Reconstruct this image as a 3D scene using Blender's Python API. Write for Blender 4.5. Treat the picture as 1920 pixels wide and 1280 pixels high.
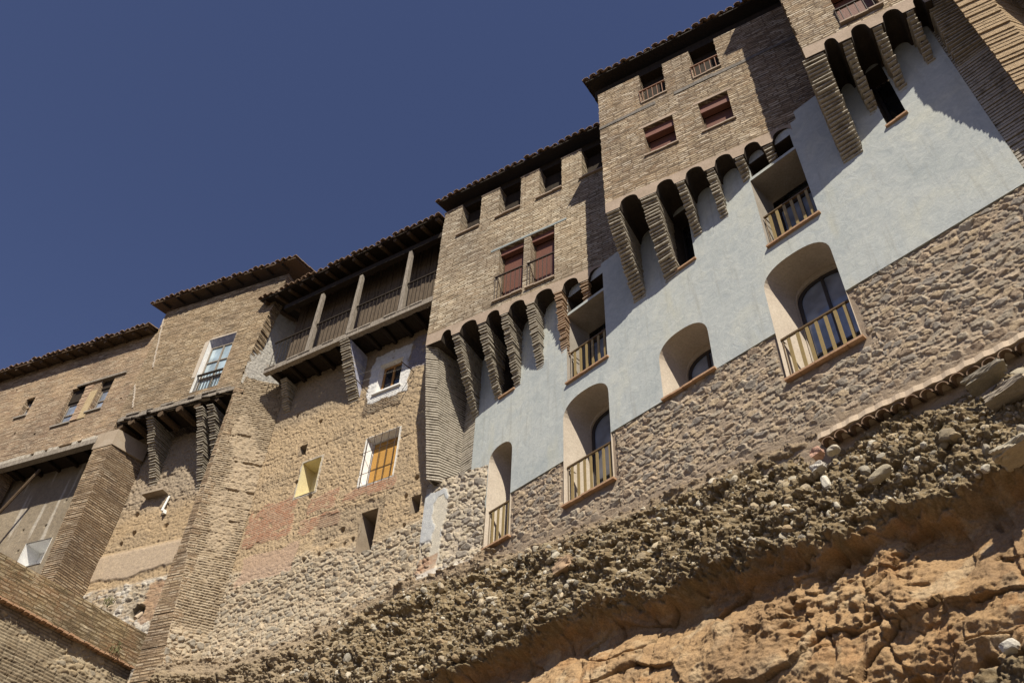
import bpy, math, random
import numpy as np
from mathutils import Vector
from mathutils.geometry import tessellate_polygon
random.seed(7); RNG = np.random.default_rng(7)
SC = bpy.context.scene
COL = SC.collection
for _o in list(bpy.data.objects): bpy.data.objects.remove(_o)

# ------------------------------------------------------------------ camera, sky, sun, exposure
F_PX = 1660.0; PX0, PY0 = 960.0, 640.0
zc = np.array([1042.-PX0, -(-985.-PY0), -F_PX]); zc /= np.linalg.norm(zc)
fw = np.array([0, 0, -1.]); yc = fw - zc*(fw@zc); yc /= np.linalg.norm(yc); xc = np.cross(yc, zc)
RM = np.array([xc, yc, zc]); CAM = np.array([0, 0, 1.6])
cd = bpy.data.cameras.new('camera'); cam = bpy.data.objects.new('camera', cd); COL.objects.link(cam)
cd.sensor_width = 36; cd.lens = F_PX/1920*36; cd.clip_start = .1; cd.clip_end = 5000
from mathutils import Matrix
cam.matrix_world = Matrix.Translation(Vector(CAM)) @ Matrix([list(r) for r in RM]).to_4x4()
SC.camera = cam
SUN_AZ, SUN_EL = 174.0, 47.5
w = bpy.data.worlds.new('World'); SC.world = w; w.use_nodes = True
nt = w.node_tree; bg = nt.nodes['Background']; sky = nt.nodes.new('ShaderNodeTexSky')
sky.sky_type = 'NISHITA'; sky.sun_disc = False
sky.sun_elevation = math.radians(SUN_EL); sky.sun_rotation = math.radians(SUN_AZ)
sky.altitude = 600; sky.air_density = 1.0; sky.dust_density = .5; sky.ozone_density = 2.0
_g = nt.nodes.new('ShaderNodeMix'); _g.data_type = 'RGBA'; _g.blend_type = 'MULTIPLY'; _g.inputs[0].default_value = 1
_g.inputs[7].default_value = (1.13, .985, 1.17, 1); nt.links.new(sky.outputs[0], _g.inputs[6]); nt.links.new(_g.outputs[2], bg.inputs[0]); bg.inputs[1].default_value = .050
sd = bpy.data.lights.new('sun', 'SUN'); so = bpy.data.objects.new('sun', sd); COL.objects.link(so)
sd.energy = 5.0; sd.angle = math.radians(.5); sd.color = (1, .915, .76)
_a, _e = math.radians(SUN_AZ), math.radians(SUN_EL)
SUNV = Vector((math.sin(_a)*math.cos(_e), math.cos(_a)*math.cos(_e), math.sin(_e)))
so.rotation_euler = SUNV.to_track_quat('Z', 'Y').to_euler()
SC.view_settings.view_transform = 'Standard'; SC.view_settings.look = 'None'
SC.view_settings.exposure = 0.52; SC.view_settings.gamma = 1
SC.render.engine = 'CYCLES'

# ------------------------------------------------------------------ helpers
def ray(x, y):
    d = RM@np.array([x-PX0, -(y-PY0), -F_PX]); return d/np.linalg.norm(d)
class Plane:
    """vertical wall plane: s runs right along the wall, z up, w out of the wall"""
    def __init__(s, a, pt):
        a = math.radians(a)
        s.r = -np.array([math.sin(a), math.cos(a), 0.]); s.o = -np.array([math.cos(a), -math.sin(a), 0.])
        s.p = np.array([pt[0], pt[1], 0.])
    def hit(s, x, y, w=0):
        d = ray(x, y); t = ((s.p-CAM)@s.o+w)/(d@s.o); return CAM+d*t
    def sz(s, x, y, w=0):
        h = s.hit(x, y, w); return float((h-s.p)@s.r), float(h[2])
    def P(s, S, z=0., w=0.): return s.p+s.r*S+s.o*w+np.array([0, 0, z])
    def S(s, p): return float((np.array(p)-s.p)@s.r)
    def Wd(s, p): return float((np.array(p)-s.p)@s.o)

def hsh(ix, iy, k=0):
    ix = np.asarray(ix).astype(np.int64); iy = np.asarray(iy).astype(np.int64)
    n = (ix*374761393 + iy*668265263 + k*2147483647 + 1013904223) & 0xffffffff
    n = ((n ^ (n >> 13))*1274126177) & 0xffffffff
    n = ((n ^ (n >> 16))*2246822519) & 0xffffffff
    return ((n ^ (n >> 15)) & 0xffffff)/float(0xffffff)
def vn(x, y, k=0):
    ix = np.floor(x); iy = np.floor(y); fx = x-ix; fy = y-iy
    fx = fx*fx*(3-2*fx); fy = fy*fy*(3-2*fy)
    a = hsh(ix, iy, k); b = hsh(ix+1, iy, k); c = hsh(ix, iy+1, k); d = hsh(ix+1, iy+1, k)
    return (a*(1-fx)+b*fx)*(1-fy)+(c*(1-fx)+d*fx)*fy
def fbm(x, y, k=0, o=4, g=.5):
    r = 0; a = 1; t = 0
    for i in range(o):
        r = r+a*vn(x, y, k+i*17); t += a; a *= g; x = x*2.03+7.1; y = y*2.03+3.7
    return r/t
def sst(a, b, x):
    t = np.clip((x-a)/(b-a), 0, 1); return t*t*(3-2*t)
def cells(x, y, cw, ch, k=0, jit=.8):
    """jittered cells: returns (edge distance 0..1, id random, second random, local x, local y)"""
    gy = y/ch; gx = x/cw
    iy0 = np.floor(gy); d1 = np.full(x.shape, 9.); d2 = np.full(x.shape, 9.)
    idr = np.zeros(x.shape); id2 = np.zeros(x.shape); lx = np.zeros(x.shape); ly = np.zeros(x.shape)
    for dy in (-1, 0, 1):
        iy = iy0+dy; off = (iy % 2)*.5; ix0 = np.floor(gx-off)
        for dx in (-1, 0, 1):
            ix = ix0+dx
            px = ix+off+.5+(hsh(ix, iy, k)-.5)*jit; py = iy+.5+(hsh(ix, iy, k+1)-.5)*jit
            ax = gx-px; ay = gy-py
            sc = .75+.6*hsh(ix, iy, k+4)
            d = np.sqrt(ax*ax+ay*ay)/sc
            m = d < d1
            d2 = np.where(m, d1, np.minimum(d2, d)); 
            idr = np.where(m, hsh(ix, iy, k+2), idr); id2 = np.where(m, hsh(ix, iy, k+3), id2)
            lx = np.where(m, ax, lx); ly = np.where(m, ay, ly)
            d1 = np.where(m, d, d1)
    return d2-d1, idr, id2, lx, ly

class MB:
    def __init__(s): s.v = []; s.f = []; s.m = []
    def add(s, vs, fs, m=0):
        o = len(s.v); s.v += [tuple(float(c) for c in v) for v in vs]
        s.f += [tuple(i+o for i in f) for f in fs]; s.m += [m]*len(fs)
    def quad(s, a, b, c, d, m=0): s.add([a, b, c, d], [(0, 1, 2, 3)], m)
    def hexa(s, p, m=0):
        """p: 4 bottom points then 4 top points, counter-clockwise from above"""
        s.add(p, [(3, 2, 1, 0), (4, 5, 6, 7), (0, 1, 5, 4), (1, 2, 6, 5), (2, 3, 7, 6), (3, 0, 4, 7)], m)
    def box(s, W, s0, s1, z0, z1, w0, w1, m=0):
        q = [(s0, w1), (s1, w1), (s1, w0), (s0, w0)]
        s.hexa([W.P(a, z0, b) for a, b in q]+[W.P(a, z1, b) for a, b in q], m)
    def prism(s, pts, z0, z1, m=0):
        n = len(pts); v = [(p[0], p[1], z0) for p in pts]+[(p[0], p[1], z1) for p in pts]
        s.add(v, [tuple(range(n-1, -1, -1)), tuple(range(n, 2*n))]+[(i, (i+1) % n, (i+1) % n+n, i+n) for i in range(n)], m)
    def bar(s, a, b, r, m=0, n=6, r2=None, jit=0):
        a = Vector(a); b = Vector(b); d = (b-a).normalized(); u = d.orthogonal().normalized(); v = d.cross(u)
        r2 = r if r2 is None else r2; k = 2 if not jit else max(3, int((b-a).length/.25)); vs = []
        for j in range(k):
            t = j/(k-1); c = a.lerp(b, t); rr = r+(r2-r)*t
            for i in range(n):
                q = rr*(1+random.uniform(-jit, jit)); an = i*2*math.pi/n+.4
                vs.append(c+u*math.cos(an)*q+v*math.sin(an)*q)
        fs = [(j*n+i, j*n+(i+1) % n, (j+1)*n+(i+1) % n, (j+1)*n+i) for j in range(k-1) for i in range(n)]
        fs += [tuple(range(n-1, -1, -1)), tuple(range((k-1)*n, k*n))]
        s.add(vs, fs, m)
    def build(s, name, mats, parent=None, smooth=False):
        me = bpy.data.meshes.new(name); me.from_pydata(s.v, [], s.f)
        if not isinstance(mats, (list, tuple)): mats = [mats]
        for m in mats: me.materials.append(m)
        me.polygons.foreach_set('material_index', s.m)
        if smooth: me.polygons.foreach_set('use_smooth', [True]*len(s.f))
        me.update(); autouv(me)
        return link(name, me, parent)
def autouv(me):
    uv = me.uv_layers.new(name='UVMap'); n = len(me.loops)
    if not n: return
    co = np.empty(len(me.vertices)*3); me.vertices.foreach_get('co', co); co = co.reshape(-1, 3)
    li = np.empty(n, dtype=np.int32); me.loops.foreach_get('vertex_index', li)
    npoly = len(me.polygons); nm = np.empty(npoly*3); me.polygons.foreach_get('normal', nm); nm = nm.reshape(-1, 3)
    lt = np.empty(npoly, dtype=np.int32); me.polygons.foreach_get('loop_total', lt)
    ln = np.repeat(nm, lt, axis=0); p = co[li]
    h = np.hypot(ln[:, 0], ln[:, 1]); flat = h < .5
    hh = np.where(h < 1e-6, 1, h)
    u = (p[:, 0]*-ln[:, 1]+p[:, 1]*ln[:, 0])/hh; v = p[:, 2].copy()
    u = np.where(flat, p[:, 0], u); v = np.where(flat, p[:, 1], v)
    uv.data.foreach_set('uv', np.stack([u, v], 1).astype(np.float32).ravel())
def link(name, me, parent=None):
    o = bpy.data.objects.new(name, me); COL.objects.link(o)
    if parent is not None:
        o.parent = parent
        if parent.type == 'EMPTY': o.matrix_parent_inverse = Matrix.Translation(-parent.location)
    return o
GROUPS = dict(brick_house='brick houses of the row', boulder='loose stones in the rock bed', stone_slab='flat slabs at the right edge', broken_brick='broken bricks by the tile ledge', weed='weeds on the wall', beam_stub='timber stubs behind the pier')
def thing(name, label, cat, loc, group=None):
    group = group or GROUPS.get(name)
    o = bpy.data.objects.new(name, None); COL.objects.link(o); o.location = tuple(float(c) for c in loc)
    o['label'] = label; o['category'] = cat; o.empty_display_size = .3
    if group: o['group'] = group
    return o
def tag(o, label, cat, group=None):
    group = group or GROUPS.get(o.name.split('.')[0])
    o['label'] = label; o['category'] = cat
    if group: o['group'] = group
    return o

def panel(mb, W, outer, holes=(), w=0., depth=.3, m=0, hm=None, hd=None, edge=True, em=None):
    """wall face with holes; outer / holes are lists of (s,z); hole reveals go back hd"""
    polys = [outer]+[h for h in holes]
    flat = [p for q in polys for p in q]
    X0, X1 = min(p[0] for p in outer), max(p[0] for p in outer); Z0, Z1 = min(p[1] for p in outer), max(p[1] for p in outer)
    for i, h in enumerate(holes):
        a = (min(p[0] for p in h), max(p[0] for p in h), min(p[1] for p in h), max(p[1] for p in h))
        if a[0] < X0 or a[1] > X1 or a[2] < Z0 or a[3] > Z1: print('HOLE OUT', W.p, a, (X0, X1, Z0, Z1))
        for k in range(i):
            g_ = holes[k]; b = (min(p[0] for p in g_), max(p[0] for p in g_), min(p[1] for p in g_), max(p[1] for p in g_))
            if a[0] < b[1] and b[0] < a[1] and a[2] < b[3] and b[2] < a[3]: print('HOLES OVERLAP', a, b)
    tris = tessellate_polygon([[Vector((p[0], p[1], 0)) for p in q] for q in polys])
    vs = [W.P(p[0], p[1], w) for p in flat]; fs = []
    for t in tris:
        a, b, c = [flat[i] for i in t]
        ar = (b[0]-a[0])*(c[1]-a[1])-(c[0]-a[0])*(b[1]-a[1])
        if abs(ar) < 1e-9: continue
        fs.append(tuple(t) if ar > 0 else (t[0], t[2], t[1]))
    mb.add(vs, fs, m)
    def ring(q, d, mm, inside):
        ar = sum(q[i][0]*q[(i+1) % len(q)][1]-q[(i+1) % len(q)][0]*q[i][1] for i in range(len(q)))
        if ar < 0: q = q[::-1]
        for i in range(len(q)):
            a = q[i]; b = q[(i+1) % len(q)]
            A, B, C_, D_ = W.P(a[0], a[1], w), W.P(b[0], b[1], w), W.P(b[0], b[1], w-d), W.P(a[0], a[1], w-d)
            if inside: mb.quad(A, B, C_, D_, mm)
            else: mb.quad(D_, C_, B, A, mm)
    if edge: ring(outer, depth, m if em is None else em, False)
    for i, h in enumerate(holes):
        d = hd[i] if isinstance(hd, (list, tuple)) else (hd or depth)
        mm = hm[i] if isinstance(hm, (list, tuple)) else (m if hm is None else hm)
        ring(h, d, mm, True)
def rect(s0, s1, z0, z1): return [(s0, z0), (s1, z0), (s1, z1), (s0, z1)]
def toothed(s0, s1, z0, z1, dz=.088, a=.012, left=True, right=True, topf=None):
    """rectangle whose vertical edges step course by course like laid brick"""
    n = int((z1-z0)/dz); R = []; L = []
    for i in range(n):
        za = z0+(z1-z0)*i/n; zb = z0+(z1-z0)*(i+1)/n
        j = random.uniform(-a, a) if right else 0; R += [(s1+j, za), (s1+j, zb)]
        j = random.uniform(-a, a) if left else 0; L += [(s0+j, za), (s0+j, zb)]
    return R+L[::-1]
def arch(s0, s1, z0, zs, h, n=18, p=2.4):
    pts = [(s0, z0), (s1, z0)]
    for i in range(n+1):
        t = 1-2*i/n; c = math.copysign(1-(1-abs(t))**1.6, t) if 0 else math.sin(t*math.pi/2)
        zz = zs+h*(max(0, 1-abs(c)**p))**(1/p)
        pts.append(((s0+s1)/2+c*(s1-s0)/2, zz))
    return pts

def relief(name, mapf, s0, s1, z0, z1, res, fn, mat, parent=None, mask=None, smooth=True):
    ns = int((s1-s0)/res)+1; nz = int((z1-z0)/res)+1
    S, Z = np.meshgrid(np.linspace(s0, s1, ns), np.linspace(z0, z1, nz))
    H, RGB = fn(S, Z)
    V = mapf(S, Z, H).reshape(-1, 3)
    idx = np.arange(ns*nz).reshape(nz, ns)
    q = np.stack([idx[:-1, :-1], idx[:-1, 1:], idx[1:, 1:], idx[1:, :-1]], -1).reshape(-1, 4)
    if mask is not None:
        sc = (S[:-1, :-1]+S[1:, 1:])/2; zc_ = (Z[:-1, :-1]+Z[1:, 1:])/2
        q = q[mask(sc, zc_).reshape(-1)]
    used = np.zeros(ns*nz, bool); used[q.ravel()] = True
    remap = np.cumsum(used)-1; V = V[used]; q = remap[q]; C3 = RGB.reshape(-1, 3)[used]
    return rawmesh(name, V, q, C3, mat, parent, smooth)
def rawmesh(name, V, q, C3, mat, parent=None, smooth=True):
    me = bpy.data.meshes.new(name); k = q.shape[1]
    me.vertices.add(len(V)); me.vertices.foreach_set('co', V.astype(np.float32).ravel())
    me.loops.add(q.size); me.loops.foreach_set('vertex_index', q.astype(np.int32).ravel())
    me.polygons.add(len(q)); me.polygons.foreach_set('loop_start', np.arange(0, q.size, k, dtype=np.int32))
    me.polygons.foreach_set('use_smooth', [smooth]*len(q))
    me.update(calc_edges=True); me.validate()
    ca = me.color_attributes.new('Tint', 'FLOAT_COLOR', 'POINT')
    ca.data.foreach_set('color', np.concatenate([C3, np.ones((len(C3), 1))], 1).astype(np.float32).ravel())
    autouv(me); me.materials.append(mat)
    return link(name, me, parent)
def planemap(W, w=0):
    return lambda S, Z, H: W.p+S[..., None]*W.r+(H+w)[..., None]*W.o+Z[..., None]*np.array([0, 0, 1.])
def twoptmap(pa, pb, up=0):
    """pa(z), pb(z): plan points of the left and right edge; s in 0..L"""
    pa = np.array(pa, float); pb = np.array(pb, float); d = (pb-pa)[:2]; L = np.hypot(*d); r = d/L
    o = np.array([r[1], -r[0]])
    def f(S, Z, H):
        X = pa[0]+S*r[0]+H*o[0]; Y = pa[1]+S*r[1]+H*o[1]
        return np.stack([X, Y, Z], -1)
    return f, L
def colmix(a, b, t): t = np.asarray(t)[..., None]; return np.array(a)*(1-t)+np.array(b)*t
def RGBv(S, c): return np.broadcast_to(np.array(c, float), S.shape+(3,)).copy()

# ------------------------------------------------------------------ materials
class NT:
    def __init__(s, name, rough=.9):
        s.mat = bpy.data.materials.new(name); s.mat.use_nodes = True; s.t = s.mat.node_tree; s.n = s.t.nodes
        s.b = s.n['Principled BSDF']; s.b.inputs['Roughness'].default_value = rough
        s.b.inputs['Specular IOR Level'].default_value = .25
    def N(s, typ, **kw):
        n = s.n.new(typ)
        for k, v in kw.items(): setattr(n, k, v)
        return n
    def L(s, a, b): s.t.links.new(a, b)
    def noise(s, vec, sc, det=4, rough=.6, dist=0):
        n = s.N('ShaderNodeTexNoise'); n.inputs['Scale'].default_value = sc; n.inputs['Detail'].default_value = det
        n.inputs['Roughness'].default_value = rough; n.inputs['Distortion'].default_value = dist; s.L(vec, n.inputs['Vector']); return n.outputs['Fac']
    def pos(s): return s.N('ShaderNodeNewGeometry').outputs['Position']
    def uv(s): return s.N('ShaderNodeUVMap', uv_map='UVMap').outputs['UV']
    def ramp(s, fac, stops):
        r = s.N('ShaderNodeValToRGB'); el = r.color_ramp.elements
        while len(el) < len(stops): el.new(.5)
        for e, (p, c) in zip(el, stops): e.position = p; e.color = (*c, 1) if len(c) == 3 else c
        s.L(fac, r.inputs[0]); return r.outputs[0]
    def mix(s, fac, a, b, mode='MIX'):
        m = s.N('ShaderNodeMix', data_type='RGBA', blend_type=mode)
        for i, v in ((0, fac), (6, a), (7, b)):
            if isinstance(v, (int, float)): m.inputs[i].default_value = v
            elif isinstance(v, tuple): m.inputs[i].default_value = (*v, 1)
            else: s.L(v, m.inputs[i])
        return m.outputs[2]
    def math(s, op, a, b=0., c=None):
        m = s.N('ShaderNodeMath', operation=op)
        for i, v in enumerate((a, b) if c is None else (a, b, c)):
            if isinstance(v, (int, float)): m.inputs[i].default_value = v
            else: s.L(v, m.inputs[i])
        return m.outputs[0]
    def vmul(s, v, k):
        m = s.N('ShaderNodeVectorMath', operation='MULTIPLY'); s.L(v, m.inputs[0]); m.inputs[1].default_value = k; return m.outputs[0]
    def bump(s, h, dist, st=1.):
        b = s.N('ShaderNodeBump'); b.inputs['Distance'].default_value = dist; b.inputs['Strength'].default_value = st
        s.L(h, b.inputs['Height']); s.L(b.outputs[0], s.b.inputs['Normal'])
    def base(s, c):
        if isinstance(c, tuple): s.b.inputs['Base Color'].default_value = (*c, 1)
        else: s.L(c, s.b.inputs['Base Color'])

def brick(name, c1, c2, c3, mortar, bw=.26, rh=.08, ms=.021, soil=.35, soilc=(.30, .21, .13), dist=.03, wob=.03, seed=0.):
    m = NT(name); uv = m.uv(); p = m.pos()
    def cnoise(sc, det):
        nz = m.N('ShaderNodeTexNoise'); nz.inputs['Scale'].default_value = sc; nz.inputs['Detail'].default_value = det; nz.inputs['Roughness'].default_value = .7
        m.L(p, nz.inputs['Vector']); return nz.outputs['Color']
    off = m.N('ShaderNodeVectorMath', operation='MULTIPLY_ADD'); m.L(cnoise(1.1, 4), off.inputs[0])
    off.inputs[1].default_value = (wob*2, wob*1.6, 0); m.L(uv, off.inputs[2])
    of2 = m.N('ShaderNodeVectorMath', operation='MULTIPLY_ADD'); m.L(cnoise(16, 3), of2.inputs[0])
    of2.inputs[1].default_value = (.03, .009, 0); m.L(off.outputs[0], of2.inputs[2])
    bt = m.N('ShaderNodeTexBrick'); bt.inputs['Scale'].default_value = 1; bt.inputs['Brick Width'].default_value = bw
    bt.inputs['Row Height'].default_value = rh; bt.inputs['Mortar Size'].default_value = ms; bt.inputs['Mortar Smooth'].default_value = .25
    bt.offset = .37; bt.offset_frequency = 3; bt.squash = .9; bt.squash_frequency = 4
    bt.inputs['Color1'].default_value = (0, 0, 0, 1); bt.inputs['Color2'].default_value = (1, 1, 1, 1); bt.inputs['Mortar'].default_value = (.5, .5, .5, 1)
    m.L(of2.outputs[0], bt.inputs['Vector'])
    hi = tuple(min(1, v*1.3) for v in c1)
    tint = m.ramp(bt.outputs['Color'], [(0., c2), (.28, c1), (.6, tuple((x+y)/2 for x, y in zip(c1, c2))), (.8, c3), (1., hi)])
    n1 = m.noise(p, 34, 4, .75); n2 = m.noise(p, .9, 8, .75); n4 = m.noise(m.vmul(p, (1, 1, 2.4)), 5, 5, .7)
    tint = m.mix(1., tint, m.ramp(n1, [(.3, (.62, .62, .62)), (.72, (1.18, 1.18, 1.18))]), 'MULTIPLY')
    worn = m.math('MULTIPLY', bt.outputs['Fac'], m.ramp(n4, [(.34, (.45,)*3), (.55, (1,)*3)]))
    col = m.mix(worn, tint, mortar)
    col = m.mix(m.ramp(n2, [(.5, (0, 0, 0)), (.6, (soil, soil, soil))]), col, soilc)
    n3 = m.noise(p, .5, 4, .6)
    col = m.mix(1., col, m.ramp(n3, [(.32, (.68, .67, .68)), (.68, (1.2, 1.17, 1.1))]), 'MULTIPLY')
    col = m.mix(1., col, m.ramp(n4, [(.3, (.85, .84, .82)), (.7, (1.1, 1.1, 1.1))]), 'MULTIPLY')
    col = m.mix(1., col, (.84, .84, .84), 'MULTIPLY')
    st = m.noise(m.vmul(p, (4, 4, .45)), 1.3, 4, .65); col = m.mix(m.ramp(st, [(.55, (0,)*3), (.72, (.38,)*3)]), col, (.16, .125, .095))
    jn = m.noise(m.vmul(of2.outputs[0], (1.6, 15., 1.)), 1., 4, .62); jm = m.ramp(jn, [(.54, (0,)*3), (.62, (.85,)*3)])
    jl = m.noise(m.vmul(off.outputs[0], (2.2, 17., 1.)), 1.13, 3, .6); col = m.mix(m.ramp(jl, [(.57, (0,)*3), (.68, (.55,)*3)]), col, tuple(min(1, v*1.3) for v in c3))
    col = m.mix(jm, col, tuple(v*.62 for v in mortar))
    m.base(col)
    inv = m.math('SUBTRACT', 1., bt.outputs['Fac'])
    inv = m.math('MULTIPLY', inv, m.math('SUBTRACT', 1., jm)); hb = m.math('ADD', m.math('MULTIPLY', inv, m.math('ADD', .45, m.math('MULTIPLY', bt.outputs['Color'], .55))), m.math('MULTIPLY', m.math('ADD', n1, n4), .45))
    m.bump(hb, dist); return m.mat
def rough_mat(name, c1, c2, sc=6., bd=.01, bs=40., c3=None, streak=None, rough=.92, spec=.2):
    m = NT(name, rough); m.b.inputs['Specular IOR Level'].default_value = spec; p = m.pos()
    v = m.vmul(p, streak) if streak else p
    n = m.noise(v, sc, 6, .65); n2 = m.noise(v, bs, 5, .7)
    st = [(.3, c1), (.68, c2)] if c3 is None else [(.28, c1), (.52, c2), (.7, c3)]
    col = m.ramp(n, st); col = m.mix(1., col, m.ramp(n2, [(.3, (.8, .8, .8)), (.7, (1.13, 1.13, 1.13))]), 'MULTIPLY')
    m.base(col); m.bump(m.math('ADD', n2, m.math('MULTIPLY', n, .6)), bd); return m.mat
def tinted(name, bd=.012, bs=45., amp=.25, k=.8):
    m = NT(name, .95); m.b.inputs['Specular IOR Level'].default_value = .15; p = m.pos()
    a = m.N('ShaderNodeAttribute', attribute_name='Tint')
    n2 = m.noise(p, bs, 5, .75); n1 = m.noise(p, 9, 4, .6)
    col = m.mix(1., a.outputs['Color'], m.ramp(n2, [(.3, (1-amp,)*3), (.7, (1+amp*.7,)*3)]), 'MULTIPLY')
    col = m.mix(1., col, m.ramp(n1, [(.3, (.86*k, .86*k, .87*k)), (.7, (1.12*k, 1.11*k, 1.07*k))]), 'MULTIPLY')
    m.base(col); m.bump(m.math('ADD', n2, n1), bd); return m.mat
def wood(name, c1, c2, sc=1.):
    m = NT(name, .85); uv = m.pos(); v = m.vmul(uv, (sc*14, sc*14, sc*3))
    n = m.noise(v, 1.6, 5, .7); n2 = m.noise(uv, 60, 3, .6)
    m.base(m.mix(1., m.ramp(n, [(.3, c1), (.7, c2)]), m.ramp(n2, [(.3, (.8,)*3), (.7, (1.1,)*3)]), 'MULTIPLY'))
    m.bump(n, .01); return m.mat
def plain(name, c, rough=.6, spec=.4, metal=0.):
    m = NT(name, rough); m.b.inputs['Specular IOR Level'].default_value = spec; m.b.inputs['Metallic'].default_value = metal
    p = m.pos(); n = m.noise(p, 25, 4, .6)
    m.base(m.mix(1., c, m.ramp(n, [(.3, (.85,)*3), (.7, (1.1,)*3)]), 'MULTIPLY')); m.bump(n, .002); return m.mat
def glass(name, c, refl=.5):
    m = NT(name, .06); m.b.inputs['Specular IOR Level'].default_value = 1.; m.b.inputs['IOR'].default_value = 1.6
    n = m.noise(m.pos(), 2.2, 2, .5); m.base(m.mix(1., c, m.ramp(n, [(.3, (.6,)*3), (.7, (1.3,)*3)]), 'MULTIPLY')); m.bump(n, .004); return m.mat

M = {}
M['brick_cream'] = brick('cream_roman_brick', (.62, .535, .415), (.46, .36, .26), (.76, .70, .58), (.20, .15, .10), bw=.3, soil=.25, soilc=(.40, .30, .20), dist=.045)
M['brick_mixed'] = brick('patched_roman_brick', (.58, .48, .345), (.38, .26, .165), (.76, .68, .56), (.17, .12, .08), bw=.28, wob=.08, soil=.4, soilc=(.38, .27, .17), dist=.05)
M['brick_tan'] = brick('old_tan_brick', (.52, .41, .28), (.38, .28, .18), (.64, .54, .40), (.21, .155, .10), rh=.085, ms=.018, bw=.34, soil=.75, soilc=(.42, .315, .21), wob=.1, dist=.06)
M['brick_rose'] = brick('old_rose_brick', (.52, .40, .285), (.41, .28, .19), (.60, .50, .38), (.28, .205, .14), rh=.075, ms=.014, bw=.3, soil=.8, soilc=(.46, .345, .235), wob=.1, dist=.05)
M['brick_pier'] = brick('buttress_brick', (.48, .37, .25), (.38, .27, .18), (.58, .49, .37), (.2, .14, .09), rh=.08, ms=.016, bw=.3, soil=.3)
M['brick_fore'] = brick('olive_wall_brick', (.40, .32, .20), (.30, .21, .12), (.54, .46, .33), (.15, .11, .06), rh=.078, ms=.014, bw=.27, soil=.4, soilc=(.33, .17, .09), wob=.04)
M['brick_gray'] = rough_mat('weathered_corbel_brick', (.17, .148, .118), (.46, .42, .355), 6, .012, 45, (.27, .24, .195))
M['brick_red'] = rough_mat('red_corbel_brick', (.34, .22, .15), (.46, .36, .26), 12, .006, 60)
M['mortar_dark'] = rough_mat('dark_recessed_mortar', (.035, .027, .02), (.07, .053, .038), 8, .01)
M['band'] = rough_mat('tan_band_plaster', (.30, .235, .18), (.39, .31, .245), 3, .004, 30)
M['soffit'] = rough_mat('shade_dark_vault_plaster', (.035, .028, .022), (.065, .05, .038), 3, .004, 30)  # near-black plaster: the shade inside the vaults is put into the colour
def render_coat():
    m = NT('pale_blue_grey_render', .9); p = m.pos(); m.b.inputs['Specular IOR Level'].default_value = .15
    a = m.noise(p, .7, 5, .6, .6); b = m.noise(p, 4.5, 6, .65, 1.2); c = m.noise(p, 26, 5, .7)
    col = m.ramp(a, [(.3, (.385, .42, .425)), (.5, (.435, .465, .465)), (.7, (.49, .505, .465))])
    col = m.mix(1., col, m.ramp(b, [(.28, (.84, .86, .88)), (.7, (1.12, 1.11, 1.08))]), 'MULTIPLY')
    col = m.mix(1., col, m.ramp(c, [(.3, (.93,)*3), (.7, (1.05,)*3)]), 'MULTIPLY')
    d = m.noise(m.vmul(p, (1, 1, .25)), 1.3, 3, .5); col = m.mix(m.ramp(d, [(.60, (0,)*3), (.72, (.5,)*3)]), col, (.50, .49, .38))
    e = m.noise(m.vmul(p, (5, 5, .35)), 1.6, 4, .6); col = m.mix(m.ramp(e, [(.56, (0,)*3), (.76, (.42,)*3)]), col, (.27, .265, .235))
    m.base(col); m.bump(m.math('ADD', b, m.math('MULTIPLY', c, .5)), .007); return m.mat
M['grey'] = render_coat()
M['cream'] = rough_mat('cream_reveal_plaster', (.42, .36, .295), (.50, .44, .365), 2, .003, 25)
M['greyrev'] = rough_mat('grey_reveal_plaster', (.26, .235, .20), (.33, .30, .265), 2, .003, 25)
M['mortar'] = rough_mat('brown_lime_mortar', (.24, .185, .14), (.31, .25, .19), 5, .012, 50)
M['tint'] = tinted('rubble_and_earth')
M['rock'] = tinted('cliff_rock', .02, 34, .35, .72)
M['peb'] = tinted('pebble_stone', .004, 60, .3, .95)
M['terracotta'] = rough_mat('weathered_terracotta', (.12, .085, .06), (.25, .165, .11), 4, .006, 40, (.21, .175, .13))
M['sill'] = rough_mat('terracotta_sill', (.34, .20, .12), (.46, .30, .19), 8, .004, 40)
M['woodold'] = wood('silvered_old_timber', (.13, .11, .09), (.34, .30, .25))
M['wooddark'] = wood('shade_dark_old_timber', (.014, .010, .007), (.038, .027, .018))  # dark timber lowered to near-black, carrying the shade under floors and eaves
M['woodgrey'] = wood('dark_grey_timber', (.09, .08, .07), (.22, .20, .18))
M['ochre_rough'] = rough_mat('rough_ochre_masonry', (.26, .185, .115), (.46, .345, .22), 7, .03, 26, (.36, .265, .165), streak=(1, 1, 2.5))
M['boards'] = wood('brown_board_wall', (.07, .052, .037), (.15, .115, .082))
M['woodbrown'] = wood('brown_timber', (.06, .04, .024), (.12, .08, .048))
M['woodwarm'] = wood('orange_varnished_wood', (.30, .15, .05), (.42, .23, .08))
M['blind'] = rough_mat('orange_cane_blind', (.36, .19, .045), (.50, .28, .08), 3, .004, 50, streak=(1, 1, 18))
M['maroon'] = plain('maroon_roller_shutter', (.15, .065, .045), .5, .4)
M['maroonbox'] = plain('maroon_shutter_box', (.17, .075, .055), .5, .4)
M['bronze'] = plain('golden_brown_painted_metal', (.27, .20, .085), .5, .4)
M['railtop'] = plain('dark_bronze_handrail', (.13, .085, .04), .5, .4)
M['iron'] = plain('rusty_black_iron', (.05, .035, .028), .7, .3)
M['rust'] = plain('rusty_red_iron', (.20, .10, .06), .7, .3)
M['steel'] = plain('grey_steel_lintel', (.24, .27, .27), .6, .4)
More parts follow.
